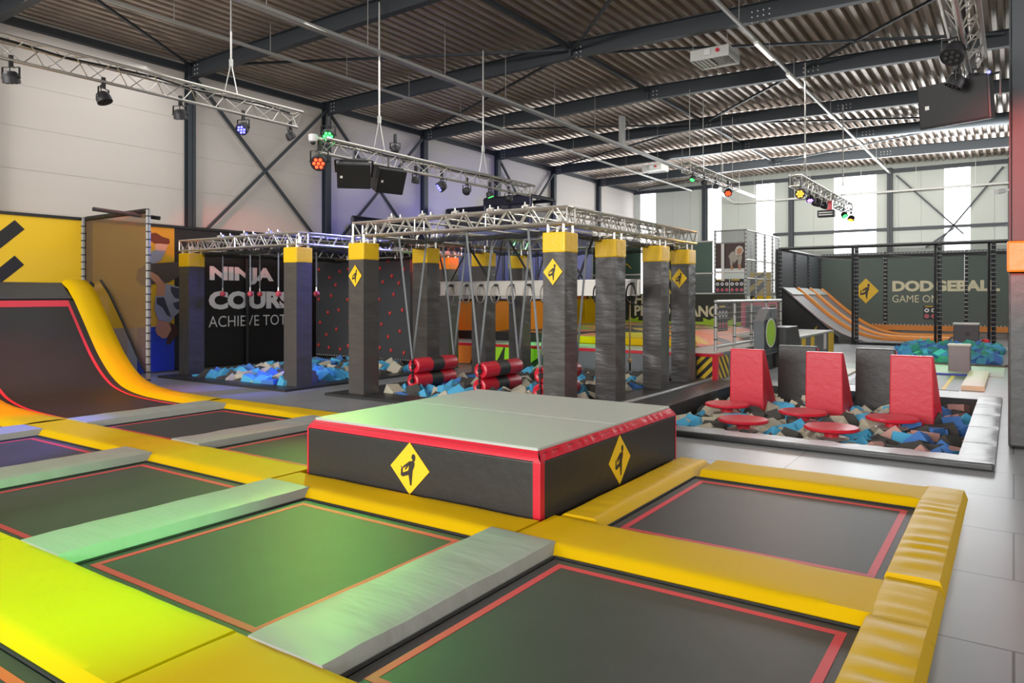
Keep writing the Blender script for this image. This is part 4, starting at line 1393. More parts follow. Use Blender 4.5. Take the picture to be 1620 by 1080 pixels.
# far trusses
t = thing('lighting_truss', 'distant lighting truss hung just left of the white wall pipe', 'lighting truss', (-8.3, 24, 6.0))
box_truss('truss', (-8.3, 21.6, 5.95), (-8.3, 26.4, 5.95), .28, t, r=.02)
mb = MB()
for y in (21.9, 23.1, 24.9, 26.1):
    mb.cyl((-8.3, y, 6.08), (-8.3, y, 8.4), .012, 5)
mb.build('hangers', 'galvpipe', t)
par(-8.16, 21.8, 5.62, (-9, 18, 0), 'tiny pale green lamp at the near end of the distant truss', 'green', 200, 40, r=.09)
par(-8.16, 25.2, 5.6, (-7, 20, 1), 'red-orange glowing lamp at the far end of the distant truss', 'red', 120, 40, r=.13)
for y, lab in ((22.8, 'unlit lamp second along the distant truss'), (23.9, 'unlit lamp third along the distant truss')):
    par(-8.16, y, 5.63, (-8, y, 0), lab, r=.09)
t = thing('lighting_truss', 'lighting truss hung in front of the end wall windows', 'lighting truss', (-4.8, 24, 5.1))
box_truss('truss', (-4.8, 20.4, 5.08), (-4.8, 28.0, 5.08), .29, t, r=.022)
hoist(-4.8, 21.5, 5.22, t)
hoist(-4.8, 27.0, 5.22, t)
par(-4.66, 20.4, 4.72, (-5.2, 12, 2.5), 'amber glowing lamp at the near end of the truss before the windows', 'orange', 160, 40, r=.13)
par(-4.66, 21.45, 4.7, (-4.0, 19.5, 1), 'dim violet lamp, second on the truss before the windows', 'violet', 60, 40, r=.1)
par(-4.66, 22.3, 4.68, (-5.8, 21.5, 1), 'unlit dark lamp, third on the truss before the windows', r=.13)
par(-4.66, 23.3, 4.7, (-6.0, 22, 1), 'unlit dark lamp, fourth on the truss before the windows', r=.11)
t = thing('moving_head', 'dark moving-head effect lamp with pale bars under the truss before the windows', 'stage lamp', (-4.8, 24.3, 4.45))
MB().box(-5.05, -4.55, 24.2, 24.45, 4.45, 4.66).build('body', 'plastic', t, bevel=.02)
MB().box(-5.0, -4.6, 24.19, 24.2, 4.57, 4.6).box(-5.0, -4.6, 24.19, 24.2, 4.5, 4.53).build('light_bars', 'whitemetal', t)
MB().box(-4.78, -4.62, 24.25, 24.4, 4.66, 4.96).build('mount', 'redwr', t)
par(-4.66, 26.4, 4.7, (-1.6, 23.2, 0), 'pale-looking lamp near the far end of the truss before the windows', 'green', 900, 48, r=.1)
par(-4.66, 27.7, 4.7, (-5.5, 25.5, 0), 'small amber lamp at the far end of the truss before the windows', 'orange', 60, 40, r=.11)
# truss at the upper right
t = thing('lighting_truss', 'lighting truss running overhead at the top right corner', 'lighting truss', (-.5, 5, 4.95))
tri_truss((-.47, -3, 4.98), (-.47, 11.35, 4.98), .32, t)
MB().tube([(-.45, 2+.8*i, 5.1+.03*math.sin(i*1.7)) for i in range(12)], .02, 6).build('cable_run', 'cable', t)
hoist(-.47, 4.0, 5.15, t)
hoist(-.47, 10.6, 5.15, t)
par(-.55, 9.55, 4.72, (-2.0, 6, 0), 'dark lamp under the upper right truss, nearer one', r=.12)
par(-.6, 10.7, 4.68, (-3, 10.5, 0), 'dark lamp under the upper right truss, tilted to the left', r=.1)
par(-.42, 10.95, 4.74, (-.3, 11.6, 1.5), 'pink-red glowing lamp under the end of the upper right truss', 'red', 260, 70, r=.09)
light('stage_light_green', 'SPOT', (-.5, 2.0, 4.72), 2600, LENS['green'][1], (-6.1, 2.35, 0), spot=36, blend=.9, radius=.1)
light('stage_light_red', 'SPOT', (-.45, 5.0, 4.72), 2600, LENS['red'][1], (.3, 11.7, 3.2), spot=26, blend=0.6, radius=.1)
speaker((-.57, 11.2, 4.52), (-.35, -1, -.15), 'big black speaker hanging at the upper right with a tiny blue light', .86, .56, .46, True)
t = thing('bullet_camera', 'small white camera on the hall column at the far right', 'camera', (-.2, 21.8, 4.6))
MB().cyl((-.2, 21.85, 4.6), (-.35, 21.6, 4.55), .06, 10).build('housing', 'camwhite', t, smooth=True)
MB().bar((-.2, 21.85, 4.62), (-.04, 21.9, 4.62), .04, .04).build('arm', 'camwhite', t)

# ================================================================== FREESTYLE PLATFORM BEHIND THE FRAMES
PZ = .62
t = thing('raised_platform', 'long raised platform with red top edge and painted front behind the truss frames', 'platform', (-12, 23, 0))
MB().box(-19.0, -5.82, 17.02, 28.9, .0, PZ).build('deck', 'greypanel', t)
MB().box(-19.0, -5.78, 17.0, 17.5, PZ-.07, PZ+.004).build('red_edge', 'red', t, bevel=.01)
MB().box(-19.0, -5.9, 17.1, 28.9, PZ, PZ+.012).build('top_mat', 'mattop', t)
MB().box(-5.88, -5.76, 16.98, 17.1, 0, PZ).build('red_corner', 'red', t)
MB().box(-6.26, -5.88, 16.99, 17.02, .02, PZ-.07).build('hazard_panel', 'hazXZ', t)
MB().box(-5.82, -5.79, 17.1, 17.9, .02, PZ-.07).build('hazard_panel', 'hazYZ', t)
for a, b in ((-9.9, -8.7), (-8.68, -7.5), (-7.48, -6.28)):
    MB().box(a, b, 16.985, 17.02, .03, PZ-.07).build('front_panel', 'greypanel', t, bevel=.008)
f = (Vector((1, 0, 0)), Vector((0, 0, 1)), Vector((0, -1, 0)))
def fp(pts, m):
    MB().poly((0, 16.985, 0), *f, pts, .006).build('painted_panel', m, t)
zt = PZ-.07
fp([(-19, .02), (-9.92, .02), (-9.92, zt), (-19, zt)], 'ink')
for pts, m in (([(-13.75, .03), (-13.1, .03), (-12.9, zt), (-13.75, zt)], 'orange'), ([(-12.9, .03), (-12.2, .03), (-11.9, zt), (-12.9, zt)], 'lime'),
               ([(-11.9, .03), (-11.3, .25), (-11.2, zt), (-11.85, zt)], 'lime'), ([(-11.2, .03), (-10.35, zt), (-11.2, zt)], 'lime'), ([(-11.1, .03), (-9.95, .03), (-9.95, zt), (-10.3, zt)], 'dkgreen'),
               ([(-14.6, .03), (-13.8, .03), (-13.8, zt)], 'orange')):
    MB().poly((0, 16.979, 0), *f, pts, .004).build('painted_triangle', m, t)
# airbag
t = thing('airbag', 'flat inflated landing bag with patches of orange, grey and yellow on the platform', 'airbag', (-10.5, 23, PZ))
def bag(u, v):
    x = -14.8+7.9*u
    y = 18.6+9.0*v
    k = (1-abs(2*u-1)**6)*(1-abs(2*v-1)**6)
    return Vector((x, y, PZ+.02+.34*k+.03*math.sin(x*3)*k))
MB().sheet(bag, 60, 60).build('top', 'airbag', t, smooth='all')
MB().box(-11.5, -6.9, 18.45, 18.75, PZ+.02, PZ+.22).build('front_lip', 'yellow', t, bevel=.06, seg=3)
MB().box(-14.8, -11.5, 18.45, 18.75, PZ+.02, PZ+.28).build('front_lip', 'black', t, bevel=.06, seg=3)
# counter and yellow block
t = thing('padded_counter', 'yellow-orange padded wall block on the platform behind the middle pillars', 'padded block', (-13.5, 20.5, PZ))
MB().box(-16, -12.2, 20.0, 21.0, PZ, 1.86).build('body', 'orangepad', t, bevel=.04)
MB().box(-16, -12.15, 19.95, 21.05, 1.86, 1.9).build('top', 'black', t)
t = thing('padded_counter', 'bright yellow block on the platform left of the hazard-striped sign', 'padded block', (-15, 25.5, PZ))
MB().box(-16.4, -13.75, 25.2, 26.0, PZ, 1.88).build('body', 'yellow', t, bevel=.04)
# high performance sign wall
t = thing('sign_wall', 'dark sign wall reading HIGH PERFORMANCE in cream letters beyond the airbag', 'sign', (-12.5, 29, PZ))
MB().box(-14.79, -8.75, 28.95, 29.1, PZ, 2.07).build('board', 'olive', t)
MB().box(-15.67, -14.8, 28.95, 29.1, PZ, 2.07).build('striped_board', 'hazmid', t)
MB().box(-17.6, -15.68, 28.95, 29.1, PZ, 2.07).build('dark_board', 'ink', t)
text('lettering', 'HIGH', YM, (-13.43, 28.94, 1.66), 1.6, .4, 'cream', t, bold=.035)
text('lettering', 'PERFORMANCE', YM, (-13.43, 28.94, 1.15), 3.95, .46, 'cream', t, bold=.035)
fp2 = (Vector((1, 0, 0)), Vector((0, 0, 1)), Vector((0, -1, 0)))
mb = MB()
mb.poly((0, 28.945, 0), *fp2, [(-14.7, .66), (-8.8, .66), (-8.8, .95), (-14.7, .95)], .004)
for x in (-13.7, -12.9, -10.4, -9.6):
    mb.poly((0, 28.945, 0), *fp2, [(x, .95), (x+.45, .95), (x+.45, 1.12), (x+.25, 1.02), (x, 1.12)], .004)
mb.build('yellow_footer', 'lime', t)
for pts in ([(-17.5, .7), (-16.8, .7), (-17.5, 1.9)], [(-16.6, 2.0), (-15.75, 2.0), (-15.75, 1.1)]):
    MB().poly((0, 28.945, 0), *fp2, pts, .004).build('triangle', 'orange', t)
MB().poly((0, 28.945, 0), *fp2, [(-14.75, .9), (-14.5, .9), (-14.2, 2.0), (-14.75, 2.0)], .004).build('green_wedge', 'lime', t)
MB().box(-16, -8.75, 28.5, 28.93, PZ+.02, PZ+.18).build('foot_ledge', 'orangepad', t, bevel=.03)
# upper gallery behind the sign
t = thing('gallery_screen', 'tall dark green net screen with white rails above the sign wall', 'screen', (-12.5, 29.2, 2.1))
for a, b in ((-17.4, -16.0), (-15.95, -14.3), (-14.25, -13.2), (-13.05, -11.6), (-11.55, -10.1)):
    MB().box(a, b, 29.2, 29.24, 2.95, 4.2).build('panel', 'glassg', t)
    MB().box(a, b, 29.2, 29.23, 2.1, 2.9).build('panel', 'tealwall', t)
mb = MB()
for z in (2.1, 2.92, 4.22):
    mb.cyl((-17.4, 29.15, z), (-10.05, 29.15, z), .035, 8)
for x in (-16, -14.28, -13.13, -11.58):
    mb.cyl((x, 29.15, 2.1), (x, 29.15, 4.22), .03, 8)
mb.build('rails', 'whitemetal', t)
mb = MB()
for k in range(5):
    mb.cyl((-17.4, 29.12, 2.25+k*.13), (-10.05, 29.12, 2.25+k*.13), .006, 4)
mb.build('wires', 'galvpipe', t)
MB().box(-13.2, -13.06, 29.08, 29.12, 2.1, 4.1).build('tube_lamp', mat('white_tube', '#FFFFFF', .5, emit=1.2), t)
MB().box(-13.1, -12.2, 29.08, 29.11, 2.88, 2.96).build('tube_lamp', M['whitemetal'], t)
MB().box(-12.1, -11.55, 29.0, 29.08, 2.1, 4.2).build('striped_pillar', 'hazmid', t)
t2 = thing('skyline_decal', 'thin yellow skyline drawing on the gallery screen', 'wall drawing', (-14.2, 29.17, 3.1))
pts = [(-15.6, 3.2), (-15.6, 3.6), (-15.3, 3.6), (-15.3, 3.35), (-15.05, 3.35), (-15.05, 3.65), (-14.8, 3.65), (-14.8, 3.2), (-14.4, 3.2), (-14.3, 3.35), (-14.1, 3.15), (-13.9, 3.4), (-13.7, 3.2)]
MB().tube([(x, 29.16, z) for x, z in pts], .02, 5).build('line', 'sign', t2)

# tower with the hooded person's poster
t = thing('climbing_tower', 'pale steel net tower with a poster of a hooded person crouching', 'tower', (-9.4, 30, PZ))
for x, y in ((-10.0, 29.2), (-8.76, 29.2), (-8.76, 34.2), (-10.0, 34.2), (-8.76, 30.6), (-8.76, 31.9), (-8.76, 33.1)):
    laced_pole((x, y, 0 if y > 29.3 else PZ), (x, y, 4.65), .045, t, 'galvpipe', step=.16)
mb = MB()
for z in (4.62, 3.5 if False else 4.12):
    mb.cyl((-10, 29.2, z), (-8.76, 29.2, z), .03, 6)
mb.cyl((-8.76, 29.2, 4.62), (-8.76, 34.2, 4.62), .03, 6).cyl((-8.76, 29.2, 3.45), (-8.76, 34.2, 3.45), .03, 6).cyl((-8.76, 29.2, 2.7), (-8.76, 34.2, 2.7), .03, 6).cyl((-8.76, 29.2, 1.75), (-8.76, 34.2, 1.75), .03, 6)
mb.cyl((-10, 29.2, 2.95), (-8.76, 29.2, 2.95), .04, 6).cyl((-10, 29.2, 2.08), (-8.76, 29.2, 2.08), .04, 6)
mb.build('rails', 'galvpipe', t)
MB().poly((0, 29.25, 0), *fp2, [(-10, 4.15), (-8.76, 4.15), (-8.76, 4.6), (-10, 4.6)], .002).build('front_net', 'netl', t)
MB().poly((-8.76, 0, 0), *XP, [(29.2, 2.0), (34.2, 2.0), (34.2, 4.6), (29.2, 4.6)], .002).build('side_net', 'netl', t)
po = MB().box(-9.98, -8.82, 29.26, 29.3, 3.1, 4.12).build('poster', mat('dark_wine_poster', '#4A3A38', .6), t)
def ph(pts):
    return [(-10.04+(a/7.2-17)*.02549, 4.62-(b/7.2-14)*.02517) for a, b in pts]
H = [('hoodie', 'hoodie', ph([(345, 335), (360, 380), (395, 400), (432, 375), (438, 410), (425, 490), (392, 490), (392, 425), (345, 478), (332, 440), (330, 500), (305, 500), (300, 430), (284, 392), (315, 350)])),
     ('hood', 'hood', ph([(408, 275), (375, 290), (357, 330), (360, 375), (385, 392), (432, 378), (458, 335), (442, 290)])),
     ('face', 'skin', ph([(385, 318), (410, 303), (440, 315), (438, 345), (415, 375), (390, 380), (380, 350)])),
     ('hands', 'skin', ph([(306, 500), (331, 500), (335, 552), (312, 552)])), ('hands', 'skin', ph([(392, 490), (424, 490), (426, 552), (402, 552)]))]
M['hoodie'] = mat('printed_cream_hoodie', '#A8A294', .6)
M['hood'] = mat('printed_pale_hood', '#C9C3B6', .6)
for k, (nm, m, pts) in enumerate(H):
    MB().poly((0, 29.258-.002*k, 0), *fp2, pts, .002).build(nm, m, po)
MB().box(-9.72, -9.6, 29.12, 29.16, 2.6, 4.1).build('tube_lamp', M['whitemetal'], t)
MB().box(-10.0, -8.78, 29.1, 29.15, 2.93, 3.0).build('tube_lamp', M['whitemetal'], t)
MB().box(-10.02, -8.76, 29.1, 29.4, 1.98, 2.06).build('shelf', 'pink', t)
MB().box(-9.3, -8.8, 29.3, 29.34, 1.2, 1.95).build('pale_panel', 'mural_g', t)
MB().box(-9.65, -9.42, 29.1, 29.14, 1.55, 1.95).build('orange_box', 'orange', t)
def rules_poster(x, z, w, h, y, label, face=YM, n=3, rows=2):
    t2 = thing('rules_poster', label, 'poster', (x, y, z) if face is YM else (y, x, z))
    u, v, nn = face
    o = Vector((x, y, z)) if face is YM else Vector((y, x, z))
    MB().poly(o, u, v, nn, [(0, 0), (w, 0), (w, h), (0, h)], .01).build('sheet', 'paper', t2)
    MB().poly(o+nn*.01, u, v, nn, [(w*.1, h*.9), (w*.7, h*.9), (w*.7, h*.96), (w*.1, h*.96)], .003).build('title_bar', 'sign', t2)
    for j in range(rows):
        for i in range(n):
            c = o+u*(w*(i+.5)/n)+v*(h*(.22+.42*j))+nn*.01
            MB().lathe(c, [(min(w/n, h/2)*.36, 0), (min(w/n, h/2)*.36, .004)], 14, nn).build('round_symbol', 'white' if j else 'pink', t2)
            MB().lathe(c, [(min(w/n, h/2)*.16, .005), (min(w/n, h/2)*.16, .008)], 10, nn).build('symbol_centre', 'red' if not j else 'paper', t2)
rules_poster(-9.96, 2.12, .56, .56, 29.14, 'left one of two black posters with round symbols on the net tower')
rules_poster(-9.37, 2.12, .56, .56, 29.14, 'right one of two black posters with round symbols on the net tower')
rules_poster(-3.66, .86, .58, .68, 41.16, 'small poster with four round symbols below the words GAME ON', YM, 2)
t = thing('striped_panel', 'yellow panel with broad black diagonal stripes inside the net tower', 'panel', (-9.2, 33, 1.75))
MB().box(-9.7, -8.8, 33.0, 33.05, 1.75, 3.05).build('panel', 'sign', t)
for k in range(2):
    MB().poly((0, 32.995, 0), *fp2, [(-9.7, 1.8+k*.6), (-9.0, 2.5+k*.5), (-9.0, 2.75+k*.3), (-9.7, 2.15+k*.6)], .004).build('stripe', 'ink', t)
# pink-red panels low behind the railing
t = thing('pink_wall', 'low pink-red panelled wall with a white disc behind the railing', 'wall panel', (-8.1, 28.5, PZ))
MB().box(-8.7, -7.35, 28.4, 28.5, PZ, 1.8).build('panel', 'pink', t)
MB().box(-8.5, -7.9, 28.37, 28.41, PZ+.1, 1.65).build('grey_inset', 'greypanel', t)
MB().lathe((-7.75, 28.38, 1.35), [(.24, 0), (.24, .02)], 20, (0, -1, 0)).build('disc', 'white', t)
# railing
t = thing('railing', 'steel mesh railing along the right side of the raised platform', 'railing', (-6.1, 21, PZ))
mb = MB()
PY = (17.85, 19.35, 20.85, 22.35, 24.0)
for y in PY:
    laced_pole((-6.1, y, PZ), (-6.1, y, 1.86), .04, t, 'galvpipe', step=.3, name='post')
MB().cyl((-6.1, PY[0], 1.86), (-6.1, PY[-1], 1.86), .045, 10).build('top_rail', 'galvpipe', t, smooth=True)
MB().cyl((-6.1, PY[0], .73), (-6.1, PY[-1], .73), .04, 10).build('lower_rail', 'galvpipe', t, smooth=True)
mb = MB()
for k in range(1, 8):
    mb.cyl((-6.1, PY[0], .73+k*.14), (-6.1, PY[-1], .73+k*.14), .004, 4)
mb.build('wires', 'galvpipe', t)
MB().poly((-6.1, 0, 0), *XP, [(PY[0], .73), (PY[-1], .73), (PY[-1], 1.86), (PY[0], 1.86)], .002).build('mesh', net_mat('fine_steel_mesh', '#B0B0AC', .12), t)
rules_poster(18.2, 1.1, .75, .68, -6.16, 'black poster with rows of pink symbols tied inside the steel railing', XP, 3)
rules_poster(23.0, 1.25, .6, .5, -6.16, 'narrow black poster tied inside the far part of the steel railing', XP, 2)

# ================================================================== GAME TOTEM AND LOW LEDGE
t = thing('game_totem', 'grey upright game panel with a green lit oval screen', 'game panel', (-5.55, 20.4, 0))
prof = [(19.75, .42), (21.1, .42), (21.1, 1.66), (20.3, 1.66), (19.75, 1.33)]
MB().poly((-5.72, 0, 0), *XP, prof, .27).build('housing', 'greypanel', t, bevel=.015)
MB().box(-5.66, -5.5, 20.35, 20.85, .0, .45).build('stand', 'plastic', t)
MB().poly((-5.45, 0, 0), *XP, [(19.82, .56), (21.05, .56), (21.05, 1.36), (19.82, 1.36)], .006).build('frame', 'plastic', t)
ov = [(20.42+.5*math.cos(2*PI*i/24), 1.0+.4*math.sin(2*PI*i/24)) for i in range(24)]
MB().poly((-5.444, 0, 0), *XP, ov, .004).build('light_ring', 'whitemetal', t)
ov2 = [(20.42+(y-20.42)*.86, 1.0+(z-1.0)*.88) for y, z in ov]
MB().poly((-5.44, 0, 0), *XP, ov2, .004).build('screen', mat('green_screen', '#5A7A1C', .3, emit=.35, ecol='#8CB020', var=.5, vscale=3), t)
MB().poly((-5.45, 0, 0), *XP, [(19.85, .45), (21.0, .45), (21.0, .54), (19.85, .54)], .004).build('lower_panel', 'steel', t)
MB().poly((-5.45, 0, 0), *XP, [(20.38, 1.45), (20.44, 1.42), (20.46, 1.5), (20.42, 1.58)], .004).build('symbol', 'ink', t)
t = thing('black_block', 'black padded block with a slanted edge right of the game panel', 'padded block', (-5.4, 21.8, 0))
MB().poly((-5.75, 0, 0), *XP, [(21.25, 0), (22.9, 0), (22.9, .7), (22.6, 1.12), (21.25, 1.12)], .5).build('body', 'black', t, bevel=.02)
t = thing('low_ledge', 'low padded ledge with two yellow stripes on its side, in front of the far ramps', 'ledge', (-6.5, 25.3, 0))
MB().box(-8.6, -5.3, 22.95, 28.0, 0, .74).build('body', 'greypanel', t)
MB().box(-8.6, -5.27, 22.93, 28.02, .72, .79).build('top', 'mattop', t, bevel=.02)
for y in (23.3, 24.5):
    MB().box(-5.3, -5.285, y, y+.45, .03, .7).build('yellow_stripe', 'sign', t)
MB().box(-5.3, -5.28, 27.2, 28.0, .03, .72).build('yellow_end', 'sign', t)
MB().box(-5.3, -5.29, 26.4, 26.8, .2, .72).build('white_patch', 'white', t)

# ================================================================== BLACK CAGE TOWER IN BLUE LIGHT
t = thing('net_cage', 'tall blue-lit black net tower rising above the truss frames', 'net cage', (-16, 23.8, 0))
ZT = 5.75
for (x, y) in ((-17, 23.0), (-14.9, 23.0), (-14.9, 24.7), (-17, 24.7)):
    laced_pole((x, y, PZ), (x, y, ZT), .075, t, 'blackmetal', step=.3)
mb = MB()
for p, q in (((-17, 23, ZT), (-14.9, 23, ZT)), ((-14.9, 23, ZT), (-14.9, 24.7, ZT)), ((-17, 24.7, ZT), (-14.9, 24.7, ZT)), ((-17, 23, ZT), (-17, 24.7, ZT))):
    mb.cyl(p, q, .075, 8)
mb.build('top_rails', 'blackmetal', t, smooth=True)
MB().poly((0, 22.98, 0), *YM, [(-17, 4.5), (-14.9, 4.5), (-14.9, ZT), (-17, ZT)], .004).build('netting', 'netd', t)
MB().poly((-14.9, 0, 0), *XP, [(23, 4.5), (24.7, 4.5), (24.7, ZT-.3), (23, ZT-.3)], .004).build('netting', 'net', t)
MB().box(-17, -14.9, 22.9, 23.0, ZT-.25, ZT).build('top_flap', 'blackmetal', t)
t = thing('net_cage', 'lower blue-lit net cage left of the tall net tower', 'net cage', (-18, 23.3, 0))
laced_pole((-19.0, 23.1, PZ), (-19.0, 23.1, 5.45), .07, t, 'blackmetal', step=.3)
mb = MB()
mb.cyl((-19, 23.1, 5.45), (-17.1, 23.1, 5.45), .09, 8)
mb.build('top_rail', 'blackmetal', t, smooth=True)
MB().poly((0, 23.1, 0), *YM, [(-19, 4.5), (-17.1, 4.5), (-17.1, 5.4), (-19, 5.4)], .004).build('netting', 'netd', t)
t = thing('fabric_wall', 'blue-lit fabric wall with grey GRAVITY lettering beyond the ring beam', 'wall fabric', (-15.5, 22.9, 2.3))
for a, b in ((-19.0, -16.0), (-15.95, -14.5), (-14.45, -13.4), (-13.35, -12.2)):
    MB().box(a, b, 22.8, 22.88, 2.4, 4.5).build('panel', 'greypanel', t)
for x in (-15.97, -14.47, -13.37):
    laced_pole((x, 22.78, 2.4), (x, 22.78, 4.5), .05, t, 'blackmetal', step=.2)
MB().box(-19, -12.2, 22.7, 22.95, 2.2, 2.4).build('shelf', 'blackmetal', t)
text('lettering', 'GRAVITY', YM, (-14.95, 22.78, 2.55), 1.75, .27, 'strap', t, bold=.02)
text('initial', 'G', YM, (-17.0, 22.78, 2.5), .75, .75, 'strap', t, bold=.04)
mb = MB()
for k in range(16):
    mb.box(-18.5, -18.5+1.1*math.sin((k+1)/17*PI), 22.77, 22.79, 2.45+k*.1, 2.49+k*.1)
mb.build('line_pattern', 'strap', t)
t = thing('net_cage', 'low black net cage top showing behind the blue-lit truss frame', 'net cage', (-18.3, 17.6, 0))
for y in (17.0, 20.0):
    laced_pole((-18.0, y, PZ), (-18.0, y, 4.6), .06, t, 'blackmetal', step=.3)
MB().cyl((-18, 17, 4.6), (-18, 20.9, 4.6), .06, 8).build('top_rail', 'blackmetal', t, smooth=True)
MB().poly((-18.0, 0, 0), *XP, [(17, .7), (20.9, .7), (20.9, 4.6), (17, 4.6)], .01).build('netting', 'netd', t)
# ================================================================== DODGEBALL CAGE
t = thing('dodgeball_cage', 'black laced net fence around the dodgeball court', 'net fence', (-4, 33, 0))
FZ = 4.05
for (x, y) in ((-8.4, 33.0), (-5.35, 33.0), (-2.38, 33.0), (-.62, 33.0), (-8.4, 41.0), (-8.4, 35.6), (-8.4, 38.3)):
    laced_pole((x, y, 0), (x, y, FZ), .075 if y < 34 else .06, t, 'blackmetal', step=.17, tie='strap')
    if y < 34:
        laced_pole((x-.15, y+.05, 0), (x-.15, y+.05, FZ), .05, t, 'blackmetal', step=.17)
mb = MB()
for p, q in (((-8.4, 33, FZ), (2, 33, FZ)), ((-8.4, 33, FZ), (-8.4, 41, FZ)), ((-8.4, 41, FZ), (2, 41, FZ)), ((-5.35, 33, .06), (-2.3, 33, .06))):
    mb.cyl(p, q, .07, 8)
mb.build('rails', 'blackmetal', t, smooth=True)
MB().poly((0, 33, 0), *YM, [(-8.4, .1), (2, .1), (2, FZ), (-8.4, FZ)], .002).build('front_net', net_mat('thin_black_net', '#222222', .2), t)
MB().sheet(lambda u, v: Vector((-8.4+10.4*u, 33+8*v, FZ-.25*math.sin(PI*u*3 % PI)*.6-.15*math.sin(PI*v))), 40, 24).build('roof_net', net_mat('thin_roof_net', '#2A2A2A', .3), t, smooth='all')
MB().box(-8.46, -8.42, 33.1, 41, 2.2, FZ-.05).build('side_fabric', 'steel', t)
t = thing('court_wall', 'dark green-grey back wall of the court with a diamond sign and DODGEBALL lettering', 'court wall', (-4, 41.25, 0))
for a, b in ((-8.4, -5.45), (-5.25, -1.95), (-1.8, 2)):
    MB().box(a, b, 41.2, 41.28, .55, 4.2).build('fabric', 'tealwall', t)
laced_pole((-5.35, 41.2, .5), (-5.35, 41.2, 4.2), .07, t, 'blackmetal', step=.2, tie='white')
laced_pole((-1.87, 41.2, .5), (-1.87, 41.2, 4.2), .07, t, 'blackmetal', step=.2, tie='white')
mb = MB()
for i in range(64):
    x = -8.35+i*.16
    mb.box(x, x+.05, 41.16, 41.19, 4.1, 4.15).box(x, x+.05, 41.16, 41.19, .56, .6)
mb.build('lacing', 'white', t)
text('lettering', 'DODGEBALL', YM, (-5.03, 41.19, 2.22), 4.5, .54, 'cream', t, bold=.05)
text('subheading', 'GAME ON', YM, (-5.03, 41.19, 1.68), 2.0, .36, 'cream', t, bold=-.002)
emblem(YM, (-6.24, 41.19, 2.26), .6, t, ry=.64)
MB().box(-8.4, 2, 41.05, 41.2, .3, .55).build('yellow_base', 'orangepad', t)
# dodgeball ramps
PRO2 = [(-8.3, 2.3), (-7.9, 1.95), (-7.3, 1.4), (-6.7, .9), (-6.1, .5), (-5.5, .24), (-4.9, .1), (-4.3, .06), (-2.4, .05)]
def strip2(mb, y0, y1, off, h0=0):
    vs = []
    N = len(PRO2)
    for i, (x, z) in enumerate(PRO2):
        vs += [(x+off*.6, y0, z+off), (x+off*.6, y1, z+off)]
    mb.add(vs, [(2*i, 2*i+2, 2*i+3, 2*i+1) for i in range(N-1)])
    return mb
def smooth_pts(pts, n=6):
    out = []
    for i in range(len(pts)-1):
        p0 = pts[max(0, i-1)]; p1 = pts[i]; p2 = pts[i+1]; p3 = pts[min(len(pts)-1, i+2)]
        for k in range(n):
            f = k/n
            out.append(tuple(.5*((2*p1[j])+(p2[j]-p0[j])*f+(2*p0[j]-5*p1[j]+4*p2[j]-p3[j])*f*f+(3*p1[j]-p0[j]-3*p2[j]+p3[j])*f**3) for j in (0, 1)))
    return out+[pts[-1]]
PRO2 = smooth_pts(PRO2)
for k, (y0, y1, lab) in enumerate(((33.25, 35.4, 'nearest of three grey trampoline ramps in the dodgeball court'), (35.8, 37.9, 'middle one of three grey trampoline ramps in the dodgeball court'), (38.3, 40.6, 'farthest of three grey trampoline ramps in the dodgeball court'))):
    t = thing('court_ramp', lab, 'ramp', (-5.5, (y0+y1)/2, 0), 'dodgeball trampoline ramps')
    strip2(MB(), y0, y1, .0).build('bed', mat('grey_court_bed', '#7A7875', .45), t, smooth='all')
    strip2(MB(), y0, y0+.08, .012).build('border_tape', 'tape', t, smooth='all')
    strip2(MB(), y1-.08, y1, .012).build('border_tape', 'tape', t, smooth='all')
    MB().add([(-8.36, y0, 2.32), (-7.95, y0, 2.02), (-7.95, y1, 2.02), (-8.36, y1, 2.32), (-8.36, y0, 2.38), (-7.93, y0, 2.08), (-7.93, y1, 2.08), (-8.36, y1, 2.38)], [(4, 5, 6, 7), (3, 2, 1, 0), (0, 1, 5, 4), (1, 2, 6, 5), (2, 3, 7, 6), (3, 0, 4, 7)]).build('top_pad', 'mattop', t)
    mb = MB()
    N = len(PRO2)
    ya, yb = y1, y1+.4
    vs = []
    for x, z in PRO2:
        vs += [(x, ya, z), (x+.05, ya+.08, z+.12), (x+.05, yb-.08, z+.12), (x, yb, z)]
    mb.add(vs, [(4*i+j, 4*i+4+j, 4*i+5+j, 4*i+1+j) for i in range(N-1) for j in range(3)])
    mb.build('divider_pad', 'orangepad', t, smooth='all')
t = thing('ramp_cladding', 'black triangular side panel under the nearest court ramp with a laced edge', 'side panel', (-7.4, 33.15, 0))
tri = [(-8.4, 0), (-6.0, 0), (-6.3, .55), (-7.3, 1.35), (-8.3, 2.25), (-8.4, 2.25)]
MB().poly((0, 33.14, 0), *YM, tri, .05).build('sheet', 'black', t)
laced_pole((-8.35, 33.06, 2.32), (-6.05, 33.06, .25), .06, t, 'blackmetal', step=.14, name='edge_tube')
MB().box(-7.0, -6.9, 33.05, 33.08, .1, .75).build('hazard_strip', 'hazXZ', t)

